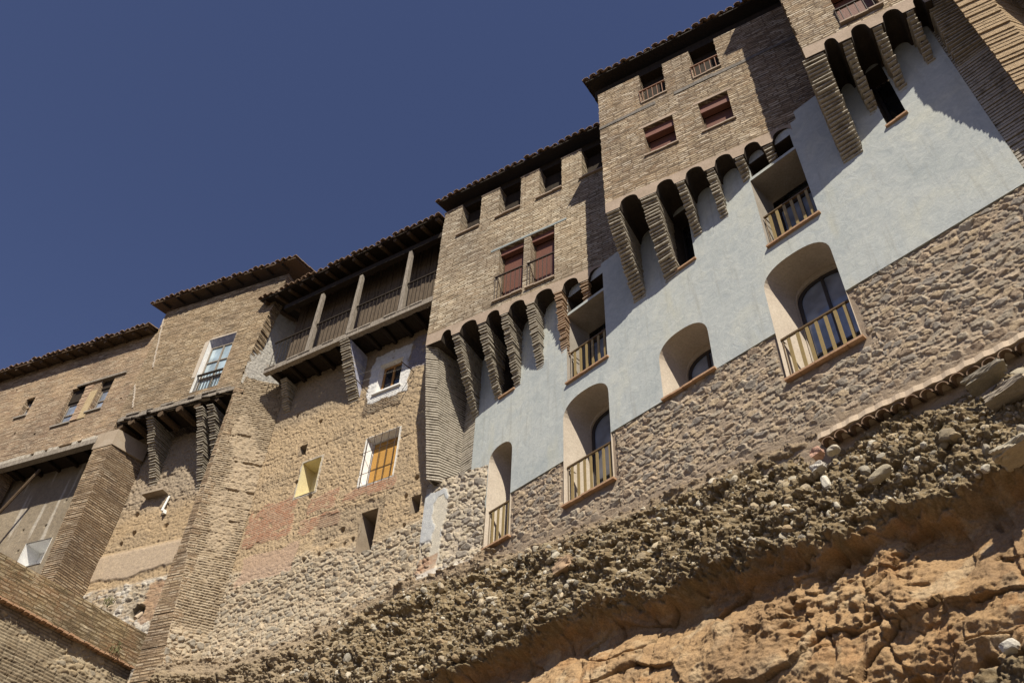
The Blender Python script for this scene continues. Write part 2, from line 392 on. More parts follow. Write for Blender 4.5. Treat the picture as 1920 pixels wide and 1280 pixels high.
M['winframe'] = plain('dark_window_frame', (.035, .03, .03), .5, .4)
M['glass'] = glass('sky_tinted_window_glass', (.20, .245, .33))  # bluish sky reflection is put into the pane's base colour
M['glassd'] = glass('dark_window_glass', (.02, .024, .03))
M['glasscurt'] = glass('pale_curtained_glass', (.36, .46, .52))
M['white'] = rough_mat('whitewash', (.68, .68, .68), (.84, .84, .82), 4, .006, 30)
M['bluewash'] = rough_mat('violet_blue_wash', (.20, .21, .30), (.36, .37, .46), 5, .008, 30, (.55, .55, .57))
M['yellow'] = rough_mat('pale_yellow_plaster', (.66, .57, .33), (.74, .66, .42), 2, .003, 25)
M['yellowold'] = rough_mat('old_yellow_plaster', (.36, .27, .155), (.46, .37, .23), 5, .01, 40)
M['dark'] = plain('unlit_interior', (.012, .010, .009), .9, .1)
M['plast'] = rough_mat('stained_tan_plaster', (.26, .21, .155), (.35, .285, .215), 1.4, .006, 30, (.38, .33, .265))
M['beige'] = rough_mat('smooth_beige_render', (.38, .30, .225), (.46, .375, .285), 1.4, .003, 30)
M['weed'] = plain('dry_green_weed', (.15, .145, .07), .8, .2)
M['wire'] = plain('pale_wire', (.4, .4, .38), .5, .4)

# ------------------------------------------------------------------ plan of the row of houses
g0 = Plane(-41.3, (0, 0)); 
_n = np.array([math.cos(math.radians(-41.3)), -math.sin(math.radians(-41.3)), 0]); g0.p = _n*11.
G = Plane(-41.3, g0.hit(1137, 500))
C = Plane(-57.5, G.p); D = Plane(-58, G.hit(1502, 250))
E = Plane(-57.5, Plane(-57.5, G.hit(1800, 110)).P(0)*.938)
GF = Plane(-57.5, C.P(0, 0, -.15)); H = Plane(-57.5, C.P(0, 0, -1.12))
B = Plane(-65.5, GF.hit(497, 690)); BL = Plane(-65.5, B.P(0, 0, -1.2))
FS = Plane(32.5, G.hit(1841, 197)); FF = Plane(-57.5, FS.P(2.05))
FW = Plane(34-180, B.P(-1.2, 0))

def corbel(name, parent, W, s0, s1, zt, zb, T, mat='brick_gray', p=1.12, n=None, keep=.0, label=None, dz=.074):
    """stack of brick courses stepping back from plane W down to wall plane T"""
    mb = MB(); n = n or int((zt-zb)/dz); h = (zt-zb)/n
    def depth(s):
        a = W.P(s); return -T.Wd(a)/(W.o@T.o)*-1
    d0, d1 = T.Wd(W.P(s0))/(W.o@T.o), T.Wd(W.P(s1))/(W.o@T.o)
    for i in range(n):
        u = (i+.5)/n; t = 1-(1-keep)*u**p; z1 = zt-i*h; z0 = z1-h*random.uniform(.28, .42)
        j = random.uniform(-.018, .012); j0, j1 = random.uniform(-.02, .02), random.uniform(-.02, .02)
        zj = random.uniform(-.006, .006)
        def cr(ins, za, zb_):
            f0, f1 = -d0*(1-t)+j-ins, -d1*(1-t)+j-ins+random.uniform(-.006, .006)
            q = [W.P(s0+j0+ins, 0, f0), W.P(s1+j1-ins, 0, f1), W.P(s1+j1-ins, 0, -d1-.04), W.P(s0+j0+ins, 0, -d0-.04)]
            if (-d0-.04) > f0-.02: return
            k = random.uniform(-.012, .012)
            mb.hexa([(a[0], a[1], za+(k if c in (0, 3) else -k)) for c, a in enumerate(q)]+[(a[0], a[1], zb_+(k if c in (0, 3) else -k)) for c, a in enumerate(q)], 0 if ins < .01 else 1)
        cr(0., z0+zj, z1+zj); cr(.10, z1-h+.001, z0+zj)
    o = mb.build(name, [M[mat], M['mortar_dark']], parent)
    if label: o['label'] = label
    return o

def vault(parent, W, T, s0, s1, zs, zt, gaps, crown=.3):
    """plaster band with arches between the corbels, its soffit running back to wall T"""
    bot = [(s0, zs)]
    for a, b in gaps:
        n = 10
        for i in range(n+1):
            t = i/n; bot.append((a+(b-a)*t, zs+crown*(max(0, 1-abs(2*t-1)**2.2))**(1/2.2)))
    bot.append((s1, zs))
    pts = bot+[(s1, zt), (s0, zt)]
    mb = MB(); panel(mb, W, pts, edge=False, w=.004, m=0)
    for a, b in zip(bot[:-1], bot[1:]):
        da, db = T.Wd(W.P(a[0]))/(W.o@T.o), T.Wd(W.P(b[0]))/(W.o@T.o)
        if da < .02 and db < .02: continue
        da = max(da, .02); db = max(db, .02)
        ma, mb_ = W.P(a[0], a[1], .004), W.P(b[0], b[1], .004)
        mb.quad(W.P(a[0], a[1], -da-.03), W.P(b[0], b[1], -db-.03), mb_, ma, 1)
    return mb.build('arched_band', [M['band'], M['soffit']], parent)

def roof(parent, W, s0, s1, ze, ov, back=5., slope=17., pitch=.235, under='wooddark', rafters=.0, th=.05, drop=0., name='roof', zjit=.02, sag=0.):
    """tiled roof: boards, rafters and half-round tiles"""
    t = math.tan(math.radians(slope)); mb = MB()
    Z = lambda w: ze+(ov-w)*t
    def R(a, b): return [W.P(a, Z(ov)-th, ov), W.P(b, Z(ov)-th, ov), W.P(b, Z(-back)-th, -back), W.P(a, Z(-back)-th, -back),
                         W.P(a, Z(ov), ov), W.P(b, Z(ov), ov), W.P(b, Z(-back), -back), W.P(a, Z(-back), -back)]
    mb.hexa(R(s0, s1), 1)
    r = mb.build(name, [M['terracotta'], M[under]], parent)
    tb = MB(); n = int((s1-s0)/pitch)
    for i in range(n+1):
        sc = s0+.02+i*(s1-s0-.04)/n
        for row in range(5):
            wa = ov+.07-row*.42; wb = wa-.46
            if row == 0: wa += random.uniform(-.04, .04)
            zz = random.uniform(-zjit, zjit)*(1 if row == 0 else .3)+row*.004
            rr = pitch*.40*random.uniform(.93, 1.07)
            for up, cx in ((1, 0), (-1, pitch/2)):
                vs = []; k = 6; r0 = rr if up > 0 else rr*1.05
                for (wv, dr) in ((wa-(0 if up > 0 else .03), 0), (wb, -.012)):
                    for q in (0, 1):
                        rad = r0+dr-q*.016
                        for a in range(k+1):
                            an = math.pi*a/k
                            base = .035 if up > 0 else .085
                            vs.append(W.P(sc+cx+math.cos(an)*rad, Z(wv)+base+zz+up*math.sin(an)*rad*(.95 if up > 0 else .7), wv))
                m_ = k+1; fs = []
                for a in range(k):
                    fs += [(a, a+1, 2*m_+a+1, 2*m_+a), (m_+a+1, m_+a, 3*m_+a, 3*m_+a+1), (a+1, a, m_+a, m_+a+1)]
                if cx and i == n: continue
                tb.add(vs, fs, 0)
        # upper part of the roof, out of sight from below
    for i in range(n):
        pass
    tb.build('roof_tiles', M['terracotta'], r)
    if rafters:
        rb = MB(); m_ = int((s1-s0)/rafters)
        for i in range(m_+1):
            sc = s0+.12+i*(s1-s0-.24)/m_+random.uniform(-.04, .04); hh = .075
            a = Vector(W.P(sc, Z(ov-.03)-th-hh*.6, ov-.03-random.uniform(0, .06))); b = Vector(W.P(sc, Z(-1.2)-th-hh*.6, -1.2))
            rb.bar(a, b, hh, n=6, jit=.06)
        rb.build('rafters', M['woodbrown'], r)
    return r

def shell(mb, W, s0, s1, z0, z1, back=4.5, m=0, th=.3):
    """side and rear walls of a house"""
    mb.box(W, s0+.012, s0+th, z0, z1, -back, -.35, m); mb.box(W, s1-th, s1-.012, z0, z1, -back, -.35, m)
    mb.box(W, s0+th+.003, s1-th-.003, z0, z1-.01, -back, -back+.3, m)

def railing(parent, W, s0, s1, z0, h, n, w=-.06, bw=.062, mat='bronze', top='railtop', name='railing', thin=False):
    mb = MB(); mb.box(W, s0, s1, z0+h, z0+h+.035, w-.025, w+.025); r = mb.build(name, M[top], parent)
    mb = MB(); mb.bar(W.P(s0+.02, z0+.01, w), W.P(s0+.02, z0+h, w), .012); mb.bar(W.P(s0+.02, z0+h, w), W.P(s0+.02, z0+h-.01, w-.3), .012)
    mb.build('end_bracket', M[top], r)
    for i in range(n):
        sc = s0+(s1-s0)*(i+.75)/(n+.4); b = MB()
        if thin: b.bar(W.P(sc, z0, w), W.P(sc, z0+h, w), bw/2, n=5)
        else: b.box(W, sc-bw/2, sc+bw/2, z0+.002, z0+h-.002, w-.012, w+.012)
        b.build('baluster', M[mat], r)
    return r
def sill(parent, W, s0, s1, z, w0=-.12, w1=.07, th=.045, mat='sill'):
    mb = MB(); n = max(2, int((s1-s0)/.26)); 
    for i in range(n):
        a = s0+(s1-s0)*i/n+.003; b = s0+(s1-s0)*(i+1)/n-.003; j = random.uniform(-.006, .006); k = random.uniform(-.008, .008)
        mb.box(W, a, b, z-th+j, z+j, w0, w1+k)
    return mb.build('sill', M[mat], parent)
def shutter_window(parent, W, s0, s1, z0, z1, dep=.28, box=.2, low=None, label=None):
    mb = MB(); mb.box(W, s0+.002, s1-.002, z1-box, z1-.002, -dep+.02, -.1)
    f = mb.build('window', M['maroonbox'], parent)
    if label: f['label'] = label
    mb = MB(); zb = z0 if low is None else low; k = int((z1-box-zb)/.055)
    for i in range(k):
        a = zb+(z1-box-zb)*i/k; b = zb+(z1-box-zb)*(i+1)/k-.006
        mb.box(W, s0+.03, s1-.03, a, b, -dep-.02, -dep)
    mb.build('shutter', M['maroon'], f)
    mb = MB(); mb.box(W, s0+.002, s0+.035, z0+.002, z1-box-.003, -dep-.03, -dep+.025); mb.box(W, s1-.035, s1-.002, z0+.002, z1-box-.003, -dep-.03, -dep+.025)
    mb.build('shutter_guide', M['woodbrown'], f)
    mb = MB(); mb.box(W, s0-.05, s1+.05, z0-.05, z1+.05, -dep-.16, -dep-.1); mb.build('dark_opening', M['dark'], f)
    return f
def glazed(parent, W, pts, dep, fr=.06, glassm='glass', framem='winframe', mull=1, trans=(), label=None, name='window'):
    """pts outline (s,z); frame ring + mullion + transoms + glass"""
    ss = [p[0] for p in pts]; zz = [p[1] for p in pts]; s0, s1, z0, z1 = min(ss), max(ss), min(zz), max(zz)
    cs, cz = (s0+s1)/2, (z0+z1)/2
    inn = [(cs+(p[0]-cs)*(1-2*fr/(s1-s0)), cz+(p[1]-cz)*(1-2*fr/(z1-z0))) for p in pts]
    mb = MB(); panel(mb, W, pts, [inn], w=-dep, depth=.05, hd=.05)
    for i in range(mull):
        sc = s0+(s1-s0)*(i+1)/(mull+1); mb.box(W, sc-.03, sc+.03, z0+fr+.001, z1-fr*1.3, -dep-.045, -dep+.004)
    for t in trans:
        z = z0+(z1-z0)*t; mb.box(W, s0+fr+.001, s1-fr-.001, z-.022, z+.022, -dep-.044, -dep+.002)
    f = mb.build(name, M[framem], parent)
    if label: f['label'] = label
    mb = MB(); panel(mb, W, [(cs+(p[0]-cs)*.985, cz+(p[1]-cz)*.985) for p in pts], w=-dep-.035, edge=False); mb.build('pane', M[glassm], f)
    return f

# ------------------------------------------------------------------ stone and earth relief recipes
def stonewall(S, Z, cw=.23, ch=.12, k=3, hgt=.036, base=(.43, .345, .26), pal=((.48, .39, .295), (.40, .345, .275), (.53, .42, .29), (.35, .315, .275), (.46, .36, .265), (.52, .46, .37)), cover=.16, flat=.6):
    sx = S+.16*(fbm(S*2.2, Z*2.2, k+50)-.5)+.05*(fbm(S*9, Z*9, k+51)-.5); zx = Z+.12*(fbm(S*2.2, Z*2.2, k+60)-.5)+.04*(fbm(S*9, Z*9, k+61)-.5)
    e, a, b, lx, ly = cells(sx, zx, cw, ch, k)
    m = sst(cover*.5, cover*1.9, e)*(b > .18)
    small_e, a2, b2, lx2, ly2 = cells(sx, zx, cw*.4, ch*.45, k+9)
    m2 = sst(.08, .4, small_e)*(b2 > .45)*(1-m)
    fct = .02*(hsh(np.floor(sx*14), np.floor(zx*18), k+7)-.5); h = m*(hgt*(.3+.75*a)+lx*.06*(b-.5)+ly*.09*(a-.45)+fct*0)+m2*hgt*.45
    h = h+.03*(fbm(S*9, Z*11, k+70, 4)-.5)+.03*(fbm(S*1.5, Z*2, k+71, 3)-.5)+.022*(np.abs(fbm(S*26, Z*30, k+80, 3)-.5))
    pi = (a*len(pal)*.999).astype(int); rgb = np.array(pal)[pi]*(.8+.4*b)[..., None]
    rgb2 = np.array(pal)[(a2*len(pal)*.999).astype(int)]*(.8+.35*b2)[..., None]
    R = RGBv(S, base)*(.85+.3*fbm(S*2, Z*2, k+90))[..., None]
    R = R*(1-m2[..., None]*.8)+rgb2*m2[..., None]*.8
    R = R*(1-m[..., None]*.9)+rgb*m[..., None]*.9
    return h, R
def courses(S, Z, rh, k=0, bw=.27):
    """brick mask 0..1 with id"""
    y = (Z+.015*(fbm(S*2, Z*2, k)-.5)*2)/rh; iy = np.floor(y); fy = y-iy
    x = S/bw+hsh(iy, iy*0, k)*.7; ix = np.floor(x); fx = x-ix
    m = sst(.06, .26, fy)*sst(.06, .26, 1-fy)*sst(.01, .06, fx)*sst(.01, .06, 1-fx)
    return m, hsh(ix, iy, k+1)
def inrect(S, Z, s0, s1, z0, z1, f=.08, k=0):
    f = f*.4; n = (fbm(S*3, Z*3, 900+k, 5)-.5)*.6
    return sst(-f, f, S-s0+n*.5)*sst(-f, f, s1-S+n*.5)*sst(-f, f, Z-z0+n*.5)*sst(-f, f, z1-Z+n*.5)
def earth(S, Z, k=0, c=(.49, .375, .245), rough=1.):
    n = fbm(S*1.3, Z*1.3, k, 4); f = fbm(S*14, Z*14, k+5, 4); g = fbm(S*40, Z*40, k+9, 2)
    z2 = (Z+.06*(fbm(S*1.1, Z*1.1, k+11)-.5))/.86; fr = z2-np.floor(z2)
    ledge = np.exp(-((fr-.5)/.025)**2)*(fbm(S*4, Z*2, k+12) > .42)
    h = rough*(.05*(n-.5)+.05*(f-.5)+.028*(g-.5))-.018*ledge
    pit = sst(.68, .8, fbm(S*15, Z*17, k+20, 3)); h = h-.022*pit*rough
    R = colmix(tuple(np.array(c)*.86), tuple(np.array(c)*1.16), n)
    R = colmix((.33, .27, .2), c, sst(.25, .5, fbm(S*.9, Z*1.6, k+30)))*.35+R*.65
    return h, R

exec_parts = []
# ================================================================== HOUSE C (cream brick house)
grp = None
LEVEL = 18.62
def pz(W, x, y, w=0): return W.sz(x, y, w)
def gap_list(ts): return [(ts[i][1]+.03, ts[i+1][0]-.03) for i in range(len(ts)-1)]

hc = thing('brick_house', 'cream brick house with pair of tall maroon shuttered windows beside the wooden gallery', 'house', C.P(-2.7, 10.5))
cw_s0, cw_s1 = -5.46, -.02+.4
sl = 23.14; pt = 24.6
holes = []
outer = []
# front: outline with the attic openings notched from the top
att = [(-4.80, -4.07), (-3.41, -2.64), (-2.0, -1.24), (-.57, .38)]
o = [(cw_s0, 19.02), (cw_s1, 19.02), (cw_s1, sl)]
R = [(cw_s1, 19.0)]
def pier_outline(s0, s1, z0, zsill, zt, openings, endopen=True):
    pts = []
    def vert(s, za, zb, a=.01):
        n = max(1, int(abs(zb-za)/.088)); 
        for i in range(n):
            j = random.uniform(-a, a); pts.append((s+j, za+(zb-za)*i/n)); pts.append((s+j, za+(zb-za)*(i+1)/n))
    pts.append((s0, z0)); pts.append((s1, z0))
    cur = s1
    for a, b in sorted(openings, reverse=True):
        if b < cur-.01:
            vert(cur, pts[-1][1], zt); vert(b, zt, zsill)
        else: pts.append((b, zsill))
        vert(a, zsill, zt)
        cur = a
    vert(cur if cur == s0 else s0, zt, z0+.01)
    return pts
cwin = [rect(-3.26, -2.45, 19.27, 21.48), rect(-2.24, -1.48, 19.27, 21.48)]
mb = MB()
panel(mb, C, pier_outline(cw_s0, cw_s1, 19.02, sl, pt, att), cwin, depth=.42, hd=.42)
shell(mb, C, cw_s0, cw_s1, 18.7, 24.75, m=0)
mb.build('wall', M['brick_cream'], hc)
mb = MB()
for a, b in ((cw_s0, -4.8), (-4.07, -3.41), (-2.64, -2.0), (-1.24, -.57)): mb.box(C, a-.015, b+.015, pt+.002, pt+.06, -.40, .02)
mb.build('pier_caps', M['mortar'], hc)
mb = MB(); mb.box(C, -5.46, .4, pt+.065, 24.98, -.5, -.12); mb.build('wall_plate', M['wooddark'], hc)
ctop = [(-5.36, -4.98), (-4.60, -4.38), (-3.78, -3.55), (-3.08, -2.86), (-2.31, -2.08), (-1.49, -1.27), (-.76, -.53)]
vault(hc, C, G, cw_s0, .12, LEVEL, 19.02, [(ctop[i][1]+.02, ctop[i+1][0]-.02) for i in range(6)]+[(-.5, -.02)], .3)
for i, (a, b) in enumerate(ctop[1:]):
    zb = (16.5, 16.6, 16.6, 16.65, 16.6, 18.05)[i]
    corbel('corbel', hc, C, a, b, LEVEL-.005, zb, G, mat=('brick_gray', 'brick_gray', 'brick_gray', 'brick_gray', 'brick_red', 'brick_red')[i], p=1.15)
# roof
roof(hc, C, -5.6, .35, 25.02, .27, rafters=0, under='wooddark')
mb = MB(); mb.box(C, -3.55, -1.1, 21.50, 21.58, -.3, .012); mb.build('lintel', M['steel'], hc)
for q, (a, b) in enumerate(((-3.26, -2.45), (-2.24, -1.48))):
    f = shutter_window(hc, C, a, b, 19.27, 21.48, low=(19.62, None)[q], label=('maroon roller shutter pulled not quite down', 'maroon roller shutter pulled fully down')[q])
    railing(f, C, a-.07, b, 19.27, .95, 6, w=.03, bw=.022, mat='iron', top='iron', thin=True)
    sill(f, C, a-.12, b+.02, 19.27, w0=-.26, mat='band')
for a, b in att:
    b2 = min(b, .36)
    f = glazed(hc, C, rect(a+.01, b2-.01, sl+.01, sl+.55), .34, glassm='glassd', framem='woodbrown', mull=0)
    mb = MB(); mb.box(C, a+.01, b2-.01, sl+.57, sl+.63, -.36, -.3); mb.box(C, a+.01, b2-.01, sl+.64, pt-.002, -.42, -.36); mb.build('transom_panel', M['wooddark'], f)
    sill(f, C, a-.1, min(b+.02, .3), sl, w0=-.3, mat='band')
# corner buttress column under the left corner
mb = MB(); n = 54; zt, zb = LEVEL, 14.62
P3S = G.sz(862, 905)[0]
for i in range(n):
    u = (i+.5)/n; z1 = zt-(zt-zb)*i/n; h = (zt-zb)/n; w2 = -.2-.76*u**1.1; w1 = w2+.2; j = random.uniform(-.012, .012)
    for ins, za, zz in ((0., z1-h*.52, z1), (.06, z1-h+.001, z1-h*.52-.001)):
        a = C.P(-5.45+ins, 0, w1+j-ins); b = C.P(-5.2-ins, 0, w2+j-ins); c = G.P(P3S+random.uniform(-.008, .008), 0, .02-ins); d = G.P(P3S, 0, -.4); e = C.P(-5.45+ins, 0, -1.4)
        mb.prism([a, b, c, d, e], za, zz, 0 if ins == 0 else 1)
z = 14.6
while z < 18.6:
    mb.box(G, P3S+.002, -4.64+random.uniform(-.02, .02), z, z+.045, -.3, .03+random.uniform(-.01, .01), 0); mb.box(G, P3S+.003, -4.67, z+.046, z+.073, -.3, .0, 1); z += .074
o = mb.build('corner_buttress', [M['brick_gray'], M['mortar_dark']], hc); o['label'] = 'tall corner buttress of stacked brick courses leaning into the wall'

# ---------------- grey rendered wall on plane G, split between the houses C, D, E
bd = 13.50
def grey_part(parent, s0, s1, zt, openings, z0=bd, w=.045):
    mb = MB(); panel(mb, G, openings['outline'], openings['holes'], w=w, depth=.05, hm=1, hd=openings['hd'])
    return mb.build('rendered_wall', [M['grey'], M['cream']], parent)
n0 = arch(-4.0, -3.18, 12.37, 14.72, .42); n1 = arch(-1.5, -.13, 12.32, 14.62, .52); n2 = arch(1.29, 2.55, 13.52, 14.55, .52); n3 = arch(3.93, 5.39, 12.33, 14.65, .52)
def cut_low(a, z): return [p for p in a if p[1] >= z]   # arch part above z
def upper_outline(s0, s1, z0, zt, niches):
    pts = [(s0, z0)]
    for a in niches:
        sA = a[0][0]; sB = a[1][0]; arc = a[2:]          # arc runs from right to left
        pts += [(sA, z0)]+arc[::-1]+[(sB, z0)]
    return pts+[(s1, z0), (s1, zt), (s0, zt)]
def niche_soffit(mb, a, z0, depth=.75, splay=.22, w=.045, m=1):
    """jambs and vault of a niche, splayed on the left"""
    sA, sB = a[0][0], a[1][0]
    pts = [(sB, z0)]+a[2:]+[(sA, z0)]
    def back(p): t = (p[0]-sA)/(sB-sA); return (sA+splay+(sB-sA-splay)*t, p[1])
    for p, q in zip(pts[:-1], pts[1:]):
        bp, bq = back(p), back(q)
        mb.quad(G.P(p[0], p[1], w), G.P(q[0], q[1], w), G.P(bq[0], bq[1], -depth), G.P(bp[0], bp[1], -depth), m)
    mb.quad(G.P(sA, z0-.001, w-.01), G.P(sB, z0-.001, w-.01), G.P(sB, z0-.001, -depth), G.P(sA+splay, z0-.001, -depth), m)
    return [back(p) for p in a]
def grey_house(parent, s0, s1, zt, niches, holes, hd, jag=None):
    mb = MB()
    out = upper_outline(s0, s1, bd, zt, niches)
    if jag: out = jag+out[1:]
    panel(mb, G, out, holes, w=.045, depth=.06, hm=[2 if h[0][1] > 18 or h[1][0]-h[0][0] < .7 else 1 for h in holes], hd=hd, edge=False)  # slots and top openings get the vault colour, shade painted in
    mb.quad(G.P(s0, bd, 0), G.P(s1, bd, 0), G.P(s1, bd, .045), G.P(s0, bd, .045), 0) if 0 else None
    for a, b in zip([s0]+[n[1][0] for n in niches], [n[0][0] for n in niches]+[s1]):
        if b > a: mb.quad(G.P(a, bd, -.01), G.P(b, bd, -.01), G.P(b, bd, .045), G.P(a, bd, .045), 0)
    mb.quad(G.P(s0, bd, -.02), G.P(s0, bd, .045), G.P(s0, zt, .045), G.P(s0, zt, -.02), 0)
    mb.build('rendered_wall', [M['grey'], M['greyrev'], M['soffit']], parent)
    # stone base core with plain mortar borders
    mb = MB(); pts = [(s0, 9.6)]
    top = [(s1, bd)]
    for a in niches[::-1]: top += ([(a[1][0], bd), (a[1][0], a[0][1]), (a[0][0], a[0][1]), (a[0][0], bd)] if a[0][1] < bd-.1 else [])
    panel(mb, G, [(s0, 9.6), (s1, 9.6)]+top+[(s0, bd)], w=0, depth=.3, edge=False)
    mb.build('stone_base', M['mortar'], parent)
def base_relief(parent, s0, s1, z0, niches, seed):
    def fn(S, Z):
        h, R = stonewall(S, Z, k=seed)
        b = np.zeros_like(S)
        for a in niches:
            if a[0][1] < bd-.1:
                d = np.maximum(np.maximum(a[0][0]-S, S-a[1][0]), a[0][1]-.1-Z)
                b = np.maximum(b, 1-sst(.08, .2, d+.08*fbm(S*6, Z*6, 4)))
        foot = 1-sst(.0, .35, Z-(FOOT(S)+.12*fbm(S*3, Z*0, 8)))
        h = h*(1-foot*.7)-.04*b+.006
        R = colmix_arr(R, (.37, .29, .215), foot*.8)
        return h, R
    def mask(S, Z):
        ok = Z < bd-.02-.015*fbm(S*5, Z*0, 77)
        for a in niches:
            ok &= ~((S > a[0][0]-.03) & (S < a[1][0]+.03) & (Z > a[0][1]-.03))
        return ok
    o = relief('masonry_face', planemap(G), s0, s1, z0, bd, .0125, fn, M['tint'], parent, mask)
    return o
def colmix_arr(R, c, t): t = t[..., None]; return R*(1-t)+np.array(c)*t
def FOOT(S): return np.interp(S, [-4.1, -1.8, .18, 2.05, 4.03, 5.75, 7.5, 10], [12.01, 11.69, 11.39, 11.2, 10.95, 10.9, 10.75, 10.6])

def niche_back(parent, a, backpts, fr=.07, glassm='glass', trans=(.33,), label=None, dep=.72, zlow=None, curtain=None):
    s0, s1 = backpts[0][0]+.02, backpts[1][0]-.02
    z0 = a[0][1]; zs = a[2][1]-.02; h = .38
    pts = arch(s0, s1, z0, zs, h)
    f = glazed(parent, G, pts, dep-.06, fr, glassm, trans=trans, label=label)
    mb = MB(); mb.box(G, s0-.3, s1+.3, z0-.1, zs+.9, -dep-.35, -dep-.3); mb.build('dark_opening', M['dark'], f)
    mb = MB(); hole = arch(s0+.0, s1-.0, z0+.0, zs, h); panel(mb, G, rect(s0-.05, s1+.05, z0-.01, zs+.6), [[(p[0], p[1]+.001) for p in hole]] if 0 else [], w=-dep-.06, edge=False) if 0 else None
    return f
def niche(parent, a, label, nb=0, glassm='glass', trans=(.33,), splay=.22, rail_h=1.0):
    mb = MB(); bp = niche_soffit(mb, a, a[0][1], splay=splay, m=0)
    # back wall around the window
    s0, s1 = bp[0][0], bp[1][0]
    big = [(p[0], p[1]) for p in bp]
    win = arch(s0+.012, s1-.02, a[0][1]+.02, a[2][1]-.03, .44)
    panel(mb, G, big, [win], w=-.68, hd=.1, m=0, edge=False)
    n = mb.build('niche', M['cream'], parent); n['label'] = label
    f = glazed(n, G, win, .73, .07, glassm, trans=trans)
    mb = MB(); mb.box(G, s0-.1, s1+.1, a[0][1]-.1, a[2][1]+.7, -1.2, -1.15); mb.build('dark_opening', M['dark'], n)
    if nb: railing(n, G, a[0][0]+.03, a[1][0]-.01, a[0][1], rail_h, nb, w=-.05)
    sill(n, G, a[0][0]-.03, a[1][0]+.05, a[0][1], w0=-.16, w1=.11)
    return n
def slot(parent, s0, s1, z0, z1, label, wall='soffit'):
    f = None
    mb = MB(); mb.box(G, s0-.02, s1+.02, z0-.02, z1+.02, -.5, -.45); f = mb.build('window', M['glassd'], parent); f['label'] = label
    mb = MB(); mb.box(G, s0+.002, s0+.05, z0+.002, z1-.002, -.44, -.38); mb.box(G, s0+.052, s1-.002, z0+.002, z0+.05, -.44, -.38); mb.build('frame', M['winframe'], f)
    sill(f, G, s0-.03, s1+.03, z0, w0=-.2, w1=.1)
def loggia(parent, s0, s1, z0, z1, label, nb, dep=.85):
    mb = MB(); mb.box(G, s0+.35, s1+.3, z0-.02, z1+.02, -dep-.1, -dep); f = mb.build('window', M['glassd'], parent); f['label'] = label
    mb = MB(); panel(mb, G, rect(s0+.02, s1-.004, z0+.02, z1-.3), [rect(s0+.1, s1-.09, z0+.1, z1-.4)], w=-dep+.06, hd=.05, depth=.05)
    mb.box(G, (s0+s1)/2-.03, (s0+s1)/2+.05, z0+.1, z1-.4, -dep+.02, -dep+.063)
    mb.box(G, s0+.1, s1-.09, z0+.5, z0+.54, -dep+.021, -dep+.06); mb.build('frame', M['winframe'], f)
    mb = MB(); mb.box(G, s0+.12, s1-.1, z0+.55, z1-.42, -dep+.015, -dep+.02); mb.build('pane', M['glass'], f)
    mb = MB(); mb.box(G, s0-.02, s1+.02, z1+.05, z1+.72, -.56, -.5); mb.build('dark_opening', M['dark'], f)
    railing(f, G, s0+.03, s1-.01, z0, 1.0, nb, w=-.05); sill(f, G, s0-.02, s1+.05, z0, w0=-.16, w1=.11)

GL = -4.66; GR = 8.55
slotC = rect(-3.72, -3.2, 16.72, 18.75); rcC = rect(-1.36, -.10, 15.68, 17.97)
rcC2 = rect(-1.3, -.10, 18.06, 18.62); rcD2 = rect(4.3, 5.38, 18.16, 18.64); slotD = rect(2.06, 2.56, 16.87, 18.75); rcD = rect(4.24, 5.40, 15.76, 18.07)
slotE = rect(7.18, 7.58, 16.83, 18.8)
jag = [(GL, 14.6), (-4.55, 14.62), (-4.4, 14.5), (-4.28, 14.52), (-4.2, 14.2), (-4.06, 14.15), (-4.02, bd)]
mbx = None
grey_house(hc, GL, 0., 19.0, [n0, n1], [slotC, rcC, rcC2], [.44, .84, .5], jag=None)
base_relief(hc, -4.06, 0., 10.9, [n0, n1], 3)
niche(hc, n0, 'narrowest arched niche with railing, leftmost in the grey wall', 4, trans=(.4,), splay=.25)
niche(hc, n1, 'arched niche with railing and glass door', 7, splay=.14)
slot(hc, -3.72, -3.2, 16.72, 18.75, 'narrow dark slit window between corbels')
loggia(hc, -1.36, -.10, 15.68, 17.97, 'square balcony opening with golden slat railing', 6)

# ================================================================== HOUSE D
hd_ = thing('brick_house', 'patched brick house with two square shuttered windows, between two lower neighbours', 'house', D.P(-2.4, 10.3))
sD0, sD1 = -4.62, 1.2
mb = MB(); attD = [(-3.38, -2.70), (-1.93, -1.23)]; slD, ptD = 22.68, 24.15
dwin = [rect(-3.45, -2.66, 20.22, 21.46), rect(-1.99, -1.24, 20.14, 21.42)]
panel(mb, D, pier_outline(sD0, sD1, 19.0, slD, ptD, attD), dwin, depth=.42, hd=.36)
shell(mb, D, sD0, sD1, 18.7, 24.4)
mb.build('wall', M['brick_mixed'], hd_)
mb = MB(); n_ = 11
for i in range(n_):
    a = sD0-.01+(sD1-sD0)*i/n_; b = sD0+(sD1-sD0)*(i+1)/n_; zz = 22.32+random.uniform(-.02, .02)
    if i in (3,): mb.build('timber_course', M['woodgrey'], hd_); mb = MB(); continue
    mb.box(D, a, b, zz, zz+.13+random.uniform(-.03, .02), -.1, .012+random.uniform(0, .008))

